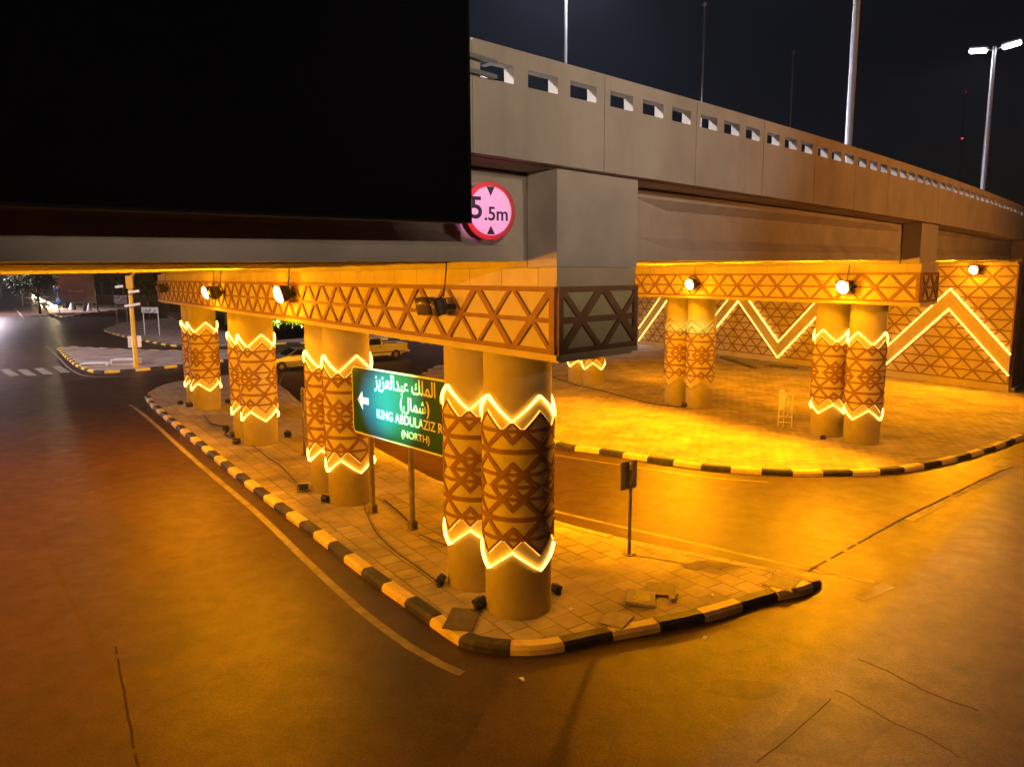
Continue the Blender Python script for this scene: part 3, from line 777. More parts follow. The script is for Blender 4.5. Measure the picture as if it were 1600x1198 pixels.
pier_lamp(A1, U1, 9.3, 5.74, 'glowing floodlight on the near cap above the second pair of columns', power=5200)
pier_lamp(A1, U1, 18.1, 5.64, 'glowing floodlight on the near cap above the third pair of columns', power=4200)
pier_lamp(A1, U1, 17.0, 5.64, 'dark floodlight just right of the glowing one far along the near cap', lit=False, yaw=-20)
pier_lamp(A1, U1, .62, 5.66, 'dark floodlight on the near cap, right one of the two side by side', lit=False, yaw=-35, tilt=15, size=.72)
pier_lamp(A1, U1, 1.12, 5.66, 'rusty floodlight on the near cap, left one of the two side by side', lit=False, yaw=25, tilt=15, cord=False, size=.72)
pier_lamp(A1, U1, 28.0, 5.66, 'dark floodlight at the far left end of the near cap', lit=False)
pier_lamp(A2, U2, .12, 5.74, 'glowing floodlight on the second cap above the pair of lit columns')
pier_lamp(A2, U2, 7.9, 5.78, 'glowing floodlight on the second cap above the unlit pair of columns')
p = AW + UW*2.1 + right_of(UW)*(-.06)
flood((p.x, p.y, 6.38), rot_of(UW)+math.pi/2, 'glowing floodlight high on the zigzag wall at the right', power=P_FLOOD)
for s in (1.5, 10.5, 20):
    pier_lamp(A0, U1, s, 5.72, 'glowing floodlight on the stand-in wall of the left pier', side=1, power=5200 if s < 5 else 7000, tilt=4)
pier_lamp(A1, U1, 4.0, 5.7, 'glowing floodlight on the hidden side of the near cap', side=1, power=8500, tilt=8)
pier_lamp(A1, U1, 14.0, 5.7, 'glowing floodlight on the hidden side of the near cap', side=1, power=8500, tilt=8)
for s in (6.0, 16.0):  # lamps added out of sight to brighten the zigzag wall
    pier_lamp(A2, U2, s, 5.85, 'added floodlight on the hidden side of the second cap, lighting the zigzag wall', side=1, power=3500, tilt=4)
# ------------------------------------------------------------------ street lamps and flagpoles
def spot(parent, name, loc, aim, power, col, size_deg, blend=.6, rad=.12):
    l = bpy.data.lights.new(name, 'SPOT'); l.energy = power; l.color = col; l.spot_size = R(size_deg); l.spot_blend = blend; l.shadow_soft_size = rad
    o = bpy.data.objects.new(name, l); COL.objects.link(o); o.parent = parent; o.location = loc
    o.rotation_euler = Vector(aim).to_track_quat('-Z', 'Y').to_euler(); return o
def lamp_mast(loc, rotz, h, label, power=P_MAST, group='street lamp masts', heads=(1, -1), rad=(.15, .085), cone=150, lit=(1, -1), col=WHITE, reach=.98):
    t = thing('street_lamp', label, 'street lamp', loc, rotz, group)
    m = MB(); m.lathe([(rad[0]*1.6, 0), (rad[0]*1.6, .05), (rad[0], .06), (rad[0]*.97, h*.5), (rad[1], h), (rad[1], h+.12)], 16); m.build('pole', M_STEEL, t)
    for sg in heads:
        m = MB(); m.tube([(0, sg*.05, h-.05), (0, sg*reach*.36, h+.03), (0, sg*reach*.64, h+.08)], [.04, .035, .03], 8); m.build('arm', M_STEEL, t)
        M = Matrix.Translation((0, sg*reach, h+.12)) @ Matrix.Rotation(R(8*sg), 4, 'X')
        m = MB(); m.bbox(-.16, .16, -.40, .40, -.02, .11, .04, M=M); hd = m.build('lamp_head', M_STEEL, t)
        m = MB(); m.bbox(-.14, .14, -.36, .36, -.16, -.022, .05, M=M); m.build('glass', M_WLAMP, hd)
        if power and sg in lit:
            spot(t, 'lamp_light', (0, sg*reach, h-.12), (0, sg*.25, -1), power, col, cone, .35)
    return t
def on_deck(t, y): p = bw(t, y); return (p.x, p.y, z_fb(t)+.454)
lamp_mast(on_deck(14.4, 1.0), BR, 9.6, 'thick pale lamp mast rising behind the parapet, its lamp out of the picture', lit=(1,), power=1300, rad=(.10, .075))
lamp_mast(on_deck(33.4, 1.2), BR, 8.15, 'pale street lamp mast with two blazing white lamps at the upper right', lit=(1,), power=1300, rad=(.12, .075), reach=.66)
lamp_mast(on_deck(18.9, 15.0), BR, 12.7, 'slim pale mast above the billboard end of the parapet, cut off by the picture top', power=P_MAST*2, rad=(.075, .055))
lamp_mast(on_deck(-9.0, 14.0), BR, 12.7, 'street lamp mast in the middle of the bridge behind the billboard', power=P_MAST*6, rad=(.075, .055))
lamp_mast(on_deck(82.0, 4.0), BR, 9.0, 'distant street lamp at the right edge of the picture', power=0)
# unseen masts for the near road and crossroads, with added fill on the bridge
bm = lamp_mast((19.5, -4, -.15), R(90), 11.5, 'street lamp mast by the road behind the viewer', power=5000, heads=(1,), cone=96)
spot(bm, 'facade_fill', (0, 0, 11.6), Matrix.Rotation(-R(90), 3, 'Z') @ Vector((-17, 17, -1.2)), 18500, (1.0, .76, .58), 31, 1.0)  # added fill spot brightening the fascia, not the mast's own street lamp
lm = lamp_mast((3, -14, -.15), R(0), 9.6, 'added mast far behind the viewer, holding fill lights for the bridge side', power=0, heads=(1,))  # made-up mast, only carries the warm fill spots on the left fascia
for ax_, ay_ in ((-6.2, 21.5), (-3.0, 24.5)):
    spot(lm, 'facade_fill', (0, .98, 9.4), Vector((ax_, ay_, -.8)), 6800, (1.0, .77, .58), 18, 1.0)
lm = lamp_mast((30, 7, -.15), R(90), 9.6, 'added mast right of the picture, holding a sodium fill light', power=0, heads=(1,))  # made-up mast, its spot is orange fill for girders, parapet and columns
spot(lm, 'sodium_fill', (0, .98, 9.4), Matrix.Rotation(-R(90), 3, 'Z') @ Vector((-15, 17, 2.2)), 12000, (1.0, .36, .06), 84, .9)
lamp_mast((-52, 48, -.15), R(-70), 10.5, 'street lamp mast at the far crossroads', power=32000, heads=(1, -1), col=FARW)
lamp_mast((-98, 88, -.15), R(-90), 10.5, 'street lamp mast left of the far traffic island', power=32000, heads=(1, -1), col=FARW)
lamp_mast((-92, 128, 0), R(-120), 10.5, 'street lamp mast by the far kerb', power=22000, heads=(1, -1), col=FARW)
lamp_mast((6, 78, 0), R(80), 10.5, 'street lamp mast on the pavement beyond the far pier', power=16000, heads=(1,), col=FARW)
def flagpole(t_, label):
    H_ = 21.0 - (z_fb(t_)+.454)
    t = thing('flagpole', label, 'flagpole', on_deck(t_, 15.0), 0, 'slim poles along the middle of the bridge')
    m = MB(); m.lathe([(.075, 0), (.07, H_*.45), (.06, H_*.46), (.045, H_)], 10); m.build('pole', M_STEEL, t)
    m = MB(); m.lathe([(.02, H_), (.09, H_+.04), (.13, H_+.13), (.09, H_+.22), (.02, H_+.26)], 12); m.build('finial', M_STEEL, t)
flagpole(31.3, 'slim pole with a ball on top, middle one above the parapet')
flagpole(43.7, 'shorter looking slim pole with a ball on top, left of the tall lamp mast')
def radio_mast():
    p = Vector(((1480-800)/1150*420, 420)); t = thing('radio_mast', 'faint distant radio mast with red warning lights', 'mast', (p.x, p.y, -.15))
    m = MB(); H_ = 104
    for sx, sy in ((1,0), (-.5,.87), (-.5,-.87)): m.tube([(sx*1.4, sy*1.4, 0), (sx*.35, sy*.35, H_)], .10, 5)
    for i in range(26):
        z = i*4.0; r = 1.4-1.05*z/H_; m.tube([(r, 0, z), (-.5*r, .87*r, z+2), (-.5*r, -.87*r, z+4)], .05, 4)
    m.build('lattice_tower', M_DARK, t)
    for z, r in ((103.5, .34), (79, .5)):
        m = MB(); m.lathe([(.05, z), (r, z+r*.5), (r, z+r*1.5), (.05, z+2*r)], 8); m.build('warning_light', emis('red_beacon', (1, .03, .05), 3.0 if z < 90 else 1.2), t)
radio_mast()

# ------------------------------------------------------------------ writing
def text_mesh(body, size, name, m, parent, M, align='CENTER', bold=0.0, ext=0.002, sx=1.0):
    cu = bpy.data.curves.new(name, 'FONT'); cu.body = body; cu.size = size; cu.align_x = align; cu.align_y = 'CENTER'
    cu.extrude = ext; cu.offset = bold
    o = bpy.data.objects.new(name, cu); COL.objects.link(o)
    bpy.context.view_layer.update()
    me = bpy.data.meshes.new_from_object(o.evaluated_get(bpy.context.evaluated_depsgraph_get()))
    bpy.data.objects.remove(o); me.name = name
    me.materials.clear(); me.materials.append(m)
    me.transform(Matrix.Diagonal((sx, 1, 1, 1)))
    me.transform(M)
    b = bpy.data.objects.new(name, me); COL.objects.link(b); b.parent = parent
    return b
# Arabic in presentation forms, laid out right to left
AR = {'ا':(0xFE8D,0xFE8E,None,None),'ب':(0xFE8F,0xFE90,0xFE91,0xFE92),'ح':(0xFEA1,0xFEA2,0xFEA3,0xFEA4),'د':(0xFEA9,0xFEAA,None,None),'ر':(0xFEAD,0xFEAE,None,None),
      'ز':(0xFEAF,0xFEB0,None,None),'س':(0xFEB1,0xFEB2,0xFEB3,0xFEB4),'ش':(0xFEB5,0xFEB6,0xFEB7,0xFEB8),'ط':(0xFEC1,0xFEC2,0xFEC3,0xFEC4),'ع':(0xFEC9,0xFECA,0xFECB,0xFECC),
      'ق':(0xFED5,0xFED6,0xFED7,0xFED8),'ك':(0xFED9,0xFEDA,0xFEDB,0xFEDC),'ل':(0xFEDD,0xFEDE,0xFEDF,0xFEE0),'م':(0xFEE1,0xFEE2,0xFEE3,0xFEE4),'ي':(0xFEF1,0xFEF2,0xFEF3,0xFEF4),'ن':(0xFEE5,0xFEE6,0xFEE7,0xFEE8),'ة':(0xFE93,0xFE94,None,None)}
def shape(s):
    out = []
    for i, ch in enumerate(s):
        if ch not in AR: out.append({'(':')', ')':'('}.get(ch, ch)); continue
        pv = i > 0 and s[i-1] in AR and AR[s[i-1]][2] is not None
        nx = i < len(s)-1 and s[i+1] in AR and AR[ch][2] is not None
        f = AR[ch]; out.append(chr(f[3] if pv and nx else f[2] if nx else f[1] if pv else f[0]))
    return ''.join(out[::-1])
def rrect(x0, x1, z0, z1, r, n=5):
    P = []
    for cx, cz, a0 in ((x1-r, z0+r, -90), (x1-r, z1-r, 0), (x0+r, z1-r, 90), (x0+r, z0+r, 180)):
        for i in range(n+1): a = R(a0+90*i/n); P.append((cx+r*math.cos(a), cz+r*math.sin(a)))
    return P

def text_fit(body, h, x0, x1, m, parent, z, d, bold=.006):
    """lettering scaled to fill the width x0..x1 and the height h, centred at z"""
    o = text_mesh(body, 1.0, 'lettering', m, parent, Matrix.Identity(4), bold=bold*2.5)
    v = [p.co for p in o.data.vertices]; a0, a1 = min(p.x for p in v), max(p.x for p in v); b0, b1 = min(p.y for p in v), max(p.y for p in v)
    for p in o.data.vertices:
        q = p.co; x = x0 + (q.x-a0)/(a1-a0)*(x1-x0); y = z + ((q.y-b0)/(b1-b0)-.5)*h; dd = d + (.0015 if q.z > 0 else -.0015)
        p.co = (x, -dd, y)
    return o
# green direction sign standing on two posts, face towards the road on the left
pa = Vector(px2g(583, 801)); pb = Vector(px2g(645, 827)); dirv = (pb-pa).normalized()
gs = thing('direction_sign', 'green road sign with an arrow on two brown posts between the columns', 'road sign', ((pa.x+pb.x)/2, (pa.y+pb.y)/2, 0), math.atan2(dirv.y, dirv.x))
half = (pb-pa).length/2
SX0, SX1, SZ0, SZ1 = -1.55, 3.35, 2.10, 3.90
f = lambda a, z, d: (a, -d, z)
m = MB(); m.prism(rrect(SX0, SX1, SZ0, SZ1, .16), .075, .11, f); m.build('panel', M_POSTBR, gs)
m = MB(); m.prism(rrect(SX0+.01, SX1-.01, SZ0+.01, SZ1-.01, .15), .111, .115, f); m.build('border', M_SIGNW, gs)
m = MB(); m.prism(rrect(SX0+.055, SX1-.055, SZ0+.055, SZ1-.055, .12), .1155, .119, f); gf = m.build('green_face', M_GREEN, gs)
m = MB()
for i in range(1, 6):
    z = SZ0 + .055 + i*(SZ1-SZ0-.11)/6; m.prism([(SX0+.07, z-.003), (SX1-.07, z-.003), (SX1-.07, z+.003), (SX0+.07, z+.003)], .1185, .1205, f)
m.build('panel_seam', mat('seam_green', (0.003, 0.07, 0.035), .5), gs)
m = MB(); ax, az = SX0+.27, 3.02
m.prism([(ax, az), (ax+.26, az-.25), (ax+.26, az-.085), (ax+.54, az-.085), (ax+.54, az+.085), (ax+.26, az+.085), (ax+.26, az+.25)], .1195, .1235, f); m.build('arrow', M_SIGNW, gs)
def TM(x, z, d): return Matrix.Translation((x, -d, z)) @ Matrix.Rotation(R(90), 4, 'X')
text_fit('KING ABDULAZIZ ROAD', .235, -.36, 3.0, M_SIGNW, gs, 2.76, .121)
text_fit('(NORTH)', .235, .70, 1.83, M_SIGNW, gs, 2.39, .121)
text_fit(shape('طريق الملك عبدالعزيز'), .50, -.44, 3.12, M_SIGNW, gs, 3.55, .121)
text_fit(shape('(شمال)'), .42, .67, 1.84, M_SIGNW, gs, 3.12, .121)
for x in (-half, half, half+1.75):
    m = MB(); m.bbox(x-.055, x+.055, -.055, .055, 0, SZ1-.05, .012); m.box(x-.09, x+.09, -.09, -.0551, 0.0, .22); m.box(x-.09, x+.09, .0551, .09, 0, .22); m.build('post', M_POSTBR, gs)

# round height limit sign on the girder
hs_t, hs_z = -1.06, 7.05
p = bw(hs_t, .30); hsg = thing('height_limit_sign', 'round red and white height limit sign on the girder beside the billboard', 'road sign', (p.x, p.y, hs_z), BR-R(17))
RS = .385
def disc(r, n=48): return [(r*math.cos(2*math.pi*i/n), r*math.sin(2*math.pi*i/n)) for i in range(n)]
m = MB(); m.prism(disc(RS), .0, .03, f); m.build('plate', M_RED, hsg)
m = MB(); m.prism(disc(RS*.83), .0305, .034, f); m.build('white_face', M_SIGNW, hsg)
m = MB(); w = RS*.19
m.prism([(-w*.85, RS*.82), (0, RS*.50), (w*.85, RS*.82)][::-1], .0345, .037, f); m.prism([(-w*.85, -RS*.80), (w*.85, -RS*.80), (0, -RS*.50)], .0345, .037, f); m.build('arrowhead', M_INK, hsg)
text_mesh('5', .40, 'numeral', M_INK, hsg, TM(-.215, .02, .036), bold=.006)
text_mesh('.5m', .25, 'numeral', M_INK, hsg, TM(.085, -.045, .036), bold=.004)
m = MB(); m.box(-.12, .12, .001, .22, -.02, .02); m.build('bracket', M_STEEL, hsg)

# small signs seen from behind / edge on
def back_sign(px, label, rotz, ph=2.3, pw=.50, pz=.72, rad=.038):
    g = px2g(*px); t = thing('traffic_sign', label, 'traffic sign', (g[0], g[1], 0), rotz)
    m = MB(); m.tube([(0,0,.03), (0,0,ph)], rad, 12); m.build('pole', M_POSTBR, t)
    m = MB(); m.bbox(-.11, .11, -.11, .11, 0, .025, .006)
    for sx in (-.08, .08):
        for sy in (-.08, .08): m.lathe([(.012, .026), (.012, .05)], 6, Matrix.Translation((sx, sy, 0)))
    m.build('base_plate', M_POSTBR, t)
    m = MB(); m.prism(rrect(-pw/2, pw/2, ph-pz, ph+.02, .03), -.07, -.055, lambda a, z, d: (a, -d, z)); m.build('plate', M_PLATE, t)
    m = MB()
    for z in (ph-.16, ph-pz+.16): m.box(-.09, .09, -.045, .054, z-.015, z+.015)
    m.build('clamp', M_STEEL, t)
    return t
back_sign((983, 866), 'thin signpost with its plate seen from behind, alone on the near pavement', R(35), 2.12, .50, .62)
back_sign((476, 711), 'thin signpost with a narrow plate beside the column left of the green sign', R(-60), 2.35, .55, .75)

# metal barrier frame standing on the far pavement
g = px2g(1226, 667); t = thing('metal_frame', 'small pale metal frame standing on the far pavement', 'metal frame', (g[0], g[1], 0), R(-18))
m = MB()
for x in (-.24, -.05, .24): m.tube([(x*1.1, 0, 0), (x, 0, 1.42)], .022, 8)
for z in (.20, .44, 1.20, 1.42): m.tube([(-.26, 0, z), (.26, 0, z)], .018, 8)
m.tube([(.10, 0, .44), (.10, 0, 1.2)], .015, 8)
m.build('tube_frame', M_SIGNW, t)
m = MB(); m.bbox(-.265, -.07, -.03, -.012, .70, 1.55, .004); m.build('sheet', M_SIGNW, t)

# ------------------------------------------------------------------ small things lying about
def spotlight(px, rotz, label, tilt=35, sc=1.0):
    sc *= .75
    g = px2g(*px); t = thing('ground_spotlight', label, 'spotlight', (g[0], g[1], 0), rotz, 'small unlit spotlights at the column feet')
    M = Matrix.Translation((0, 0, .16*sc)) @ Matrix.Rotation(R(tilt), 4, 'X') @ Matrix.Scale(sc, 4)
    m = MB(); m.bbox(-.15, .15, -.10, .06, -.10, .10, .025, M=M); m.bbox(-.17, .17, .061, .08, -.12, .12, .008, M=M); m.build('housing', M_DARK, t)
    m = MB(); m.box(-.13, .13, .081, .086, -.08, .08, M=M); m.build('glass', mat('dull_glass', (0.25, 0.22, 0.16), .25), t)
    m = MB(); m.box(-.19*sc, -.172*sc, -.03, .03, 0, .2*sc); m.box(.172*sc, .19*sc, -.03, .03, 0, .2*sc); m.box(-.19*sc, .19*sc, -.03, .03, 0, .012); m.build('bracket', M_DARK, t)
spotlight((474, 768), R(20), 'tipped dark spotlight on the pavement left of the column behind the sign', 70, 1.2)
spotlight((509, 784), R(-30), 'small spotlight at the foot of the column left of the green sign', 50, 1.0)
spotlight((689, 913), R(75), 'upright dark spotlight left of the two nearest columns', -60, 1.0)
spotlight((750, 950), R(60), 'spotlight lying at the left foot of the nearest column', -35, 1.1)
spotlight((869, 926), R(-60), 'dark spotlight peeping out at the right foot of the nearest column', -30, .9)
spotlight((366, 683), R(30), 'dark spotlight left of the second farthest pair of columns', 30, 1.0)
spotlight((370, 694), R(10), 'dark spotlight in front of the second farthest pair of columns', 30, 1.0)
spotlight((353, 672), R(50), 'dark spotlight on the cable between the two farthest pairs of columns', 30, .9)
spotlight((296, 636), R(40), 'dark spotlight at the foot of the farthest columns', 30, 1.1)
spotlight((282, 632), R(-10), 'dark spotlight at the left end of the island by the farthest columns', 30, .9)
spotlight((356, 630), R(20), 'dark spotlight right of the farthest columns', 30, .9)
spotlight((450, 683), R(-40), 'dark spotlight right of the second farthest pair of columns', 20, 1.2)
spotlight((1286, 686), R(10), 'tiny dark spotlight at the foot of the right hand pair of far columns', 30, .7)
spotlight((1070, 636), R(-20), 'dark spotlight between the unlit pair of far columns', 50, 1.0)
def cable(P, label, r=.016):
    pts = smooth_line([px2g(*q) for q in P], .25); m = MB(); rnd = random.Random(len(P))
    m.tube([(p.x, p.y, r+.004+rnd.uniform(0, .006)) for p in pts], r, 6); o = m.build('cable', M_CABLE); return setp(o, label, 'cable')
cable([(318,650),(324,658),(332,664),(348,667),(356,672),(352,680),(364,686),(372,694)], 'black cable lying by the farthest columns on the near island', .035)
cable([(385,690),(402,702),(420,716),(440,730),(465,757),(474,766)], 'thin cable running along the island to the tipped spotlight', .012)
cable([(567,782),(575,808),(590,835),(615,860),(650,885),(680,907)], 'thin cable winding over the pavers below the green sign', .011)
cable([(865,590),(900,602),(945,612),(1000,627),(1040,634),(1068,636)], 'cable running over the far pavement to the unlit columns', .02)
cable([(600,782),(622,800),(642,820)], 'short thin pipe on the pavers between the sign posts', .02)
cable([(655,835),(690,850),(715,858)], 'thin cable running from the right sign post to the near columns', .012)

def slab(px, size, rotz, label, name='paving_slab', m_=None, tilt=0, cat='paving slab', th=.06, group=None):
    g = px2g(*px); t = thing(name, label, cat, (g[0], g[1], .0), rotz, group)
    M = Matrix.Translation((0,0,.012)) @ Matrix.Rotation(R(tilt), 4, 'X')
    m = MB(); m.bbox(-size[0]/2, size[0]/2, -size[1]/2, size[1]/2, 0, th, .012, M=M); m.build('lid', m_ or M_LID, t)
    return t, M
ANG = math.atan2(V.y, V.x)
t, M = slab((1001, 937), (.62, .56), ANG+.55, 'pale raised concrete manhole lid with a dark broken middle', 'manhole_cover', M_LID, 3, 'manhole cover', .06)
m = MB(); m.prism([(-.2,-.12),(-.05,-.19),(.12,-.14),(.2,0),(.1,.15),(-.06,.1),(-.18,.16)], .0605, .063, lambda a, z, d: tuple(M @ Vector((a, z, d)))); m.build('broken_middle', M_DARK, t)
t, M = slab((1032, 922), (.60, .56), ANG+.55, 'brown manhole cover just behind the raised pale one', 'manhole_cover', M_LIDD, 0, 'manhole cover', .03)
t, M = slab((1222, 911), (.62, .55), ANG+.1, 'square manhole cover near the right tip of the near island', 'manhole_cover', M_LIDD, 0, 'manhole cover', .022)
m = MB()
for sx in (-1, 1): m.box(sx*.33-.02, sx*.33+.02, -.30, .30, .004, .03)
m.build('frame', M_LID, t)
t, M = slab((962, 968), (.55, .5), ANG+.2, 'sunken cracked concrete cover near the kerb of the near island', 'manhole_cover', M_LID, 0, 'manhole cover', .012)
t, M = slab((722, 968), (.85, .55), ANG+.6, 'loose dark paving slab by the kerb left of the nearest column', 'paving_slab', M_LIDD, 1, 'paving slab', .018)
t, M = slab((1052, 934), (.34, .10), ANG+.3, 'broken paver edge lying right of the raised manhole lid', 'broken_paver', M_LIDD, 12, 'broken paver', .05)
t, M = slab((1050, 938), (.16, .13), ANG+.9, 'small stone lying beside the raised manhole lid', 'stone', M_LID, 5, 'stone', .06)
for i, (px, lab, r_) in enumerate([((893,952), 'scrap of white paper on the pavers right of the nearest column', .7), ((648,560), 'scrap of paper on the far road behind the green sign', .3), ((1112,930), 'small white scrap on the pavers near the manhole lids', 1.4), ((815,1062), 'small white scrap on the road in front of the island nose', 2.0), ((469,498), 'pale scrap on the dark road beyond the island', .2), ((1102,996), 'tiny pale scrap on the road by the right kerb of the island', .9)]):
    onroad = i in (1, 3, 4, 5); g = px2g(px[0], px[1], rz if onroad else 0); m = MB()
    a_, b_ = .06, .035; c_, s_ = math.cos(r_), math.sin(r_); z0 = (rz if onroad else 0)+.012
    pts = [(-a_,-b_,0), (a_*.3,-b_*1.1,.02), (a_,-b_*.4,.005), (a_*.9,b_,.0), (-.1*a_,b_*.8,.03), (-a_,b_*.6,.004)]
    v3 = [(x*c_-y*s_, x*s_+y*c_, z) for x, y, z in pts]
    m.add([(x, y, z) for x, y, z in v3]+[(x, y, z-.004) for x, y, z in v3], [(0,1,4,5),(1,2,3,4),(11,10,7,6),(10,9,8,7)]+[(q,(q+1)%6+0,6+(q+1)%6,6+q)[::-1] for q in range(6)])
    o = m.build('paper_scrap', M_SIGNW); o.location = (g[0], g[1], z0); setp(o, lab, 'paper')
# plank-like boards lying before the zigzag wall
def board(P, label, w=.12):
    a = Vector(px2g(*P[0])); b = Vector(px2g(*P[1])); d = (b-a); t = thing('board', label, 'board', (a.x, a.y, 0), math.atan2(d.y, d.x), 'dark boards lying before the zigzag wall')
    m = MB(); m.bbox(0, d.length, -w/2, w/2, .01, .12, .01); m.build('plank', M_LIDD, t)
board([(1127,559),(1180,576)], 'long dark board lying before the zigzag wall, left one', .25)
board([(1204,572),(1245,576)], 'dark board lying before the zigzag wall, right one', .35)

# ------------------------------------------------------------------ traffic signal on the far island
g = px2g(213, 573)
t = thing('traffic_signal_pole', 'yellow traffic signal pole with white cameras on the far island', 'signal pole', (g[0], g[1], 0), R(20))
m = MB(); m.lathe([(.28, 0), (.28, .04), (.17, .06), (.15, 3.2), (.13, 6.25)], 16); m.bbox(-.22, .22, -.22, .22, 5.4, 6.3, .04); m.build('pole', M_YEL, t)
m = MB(); m.tube([(.1, 0, 6.2), (1.0, -.2, 7.3), (3.2, -.5, 8.4)], [.11, .1, .08], 10); m.build('arm', M_YEL, t)
for z, x, L in ((5.55, -.62, .5), (5.2, .25, .7), (4.3, .1, 1.0)):
    M = Matrix.Translation((x, -.3, z)) @ Matrix.Rotation(R(-8), 4, 'Y')
    m = MB(); m.bbox(-L/2, L/2, -.09, .09, -.08, .1, .02, M=M); m.box(-.03, .03, .09, .3, -.03, .03, M=M); m.build('camera_housing', M_SIGNW, t)
m = MB(); m.bbox(-.42, .42, .17, .19, 1.35, 2.15, .005); m.build('sign_plate', M_SIGNW, t)
for px, sz, lab in (((150,571), (.9,.5,.22), 'low flat white box on the far island'), ((198,569), (.9,.5,.42), 'white box at the foot of the yellow pole')):
    g = px2g(*px); t = thing('utility_box', lab, 'utility box', (g[0], g[1], 0), R(10)); m = MB(); m.bbox(-sz[0], sz[0], -sz[1], sz[1], 0, sz[2], .04); m.build('cabinet', M_SIGNW, t)
    m = MB(); m.box(-sz[0]*.9, sz[0]*.9, -sz[1]-.006, -sz[1]-.001, sz[2]*.2, sz[2]*.8); m.build('door', M_STEEL, t)

def name_sign(pa, pb, ztop, hgt, label, words, legs_m):
    a = Vector(px2g(*pa)); b = Vector(px2g(*pb)); d = b-a; t = thing('street_sign', label, 'street sign', (a.x, a.y, 0), math.atan2(d.y, d.x)); L = d.length
    m = MB(); m.bbox(-.15, L+.15, -.06, -.02, ztop-hgt, ztop, .01); m.build('plate', M_SIGNW, t)
    for x in (0, L): m = MB(); m.tube([(x, 0.04, 0), (x, .04, ztop)], .055, 8); m.build('post', legs_m, t)
    for (s, z, size) in words: text_mesh(shape(s), size, 'lettering', M_INK if legs_m is M_SIGNW else mat('purple_ink', (.25, .03, .2), .5), t, Matrix.Translation((L/2, -.062, z)) @ Matrix.Rotation(R(90), 4, 'X'), bold=.01)
name_sign((226,523), (249,524), 3.0, .62, 'white street sign on two white posts beyond the yellow pole', [('حي المعذر', 2.66, .5)], M_SIGNW)
name_sign((184,514), (200,514), 4.05, 1.0, 'pinkish street sign with two lines on grey posts left of the yellow pole', [('طريق الملك', 3.78, .5), ('عبدالعزيز', 3.3, .45)], M_STEEL)

# far crossing sign and street name sign on one pole, people waiting, light cords, hoarding, fence
g = px2g(93, 489); t = thing('crossing_sign', 'round blue sign with a white chevron below a small blue and white plate', 'traffic sign', (g[0], g[1], 0), R(-20))
m = MB(); m.tube([(0,0,0), (0,0,5.3)], .07, 8); m.build('pole', M_STEEL, t)
m = MB(); m.prism([(x*.78, z*.78+2.1) for x, z in disc(1.0, 28)], .08, .12, f); m.build('round_plate', mat('blue_sign', (.03, .14, .42), .4), t)
m = MB(); m.prism([(-.5, 1.75), (0, 2.35), (.5, 1.75), (.5, 2.05), (0, 2.65), (-.5, 2.05)], .121, .13, f); m.build('chevron', M_SIGNW, t)
m = MB(); m.prism([(-.75, 3.75), (.75, 3.75), (.75, 4.25), (-.75, 4.25)], .08, .12, f); m.build('blue_plate', mat('blue_plate', (.03, .06, .28), .4), t)
m = MB(); m.prism([(-.75, 4.26), (.75, 4.26), (.75, 4.85), (-.75, 4.85)], .08, .12, f); m.build('white_plate', M_SIGNW, t)
text_mesh(shape('موقف'.replace('و', 'ر')), .5, 'lettering', M_INK, t, Matrix.Translation((0, -.122, 4.52)) @ Matrix.Rotation(R(90), 4, 'X'), bold=.015)

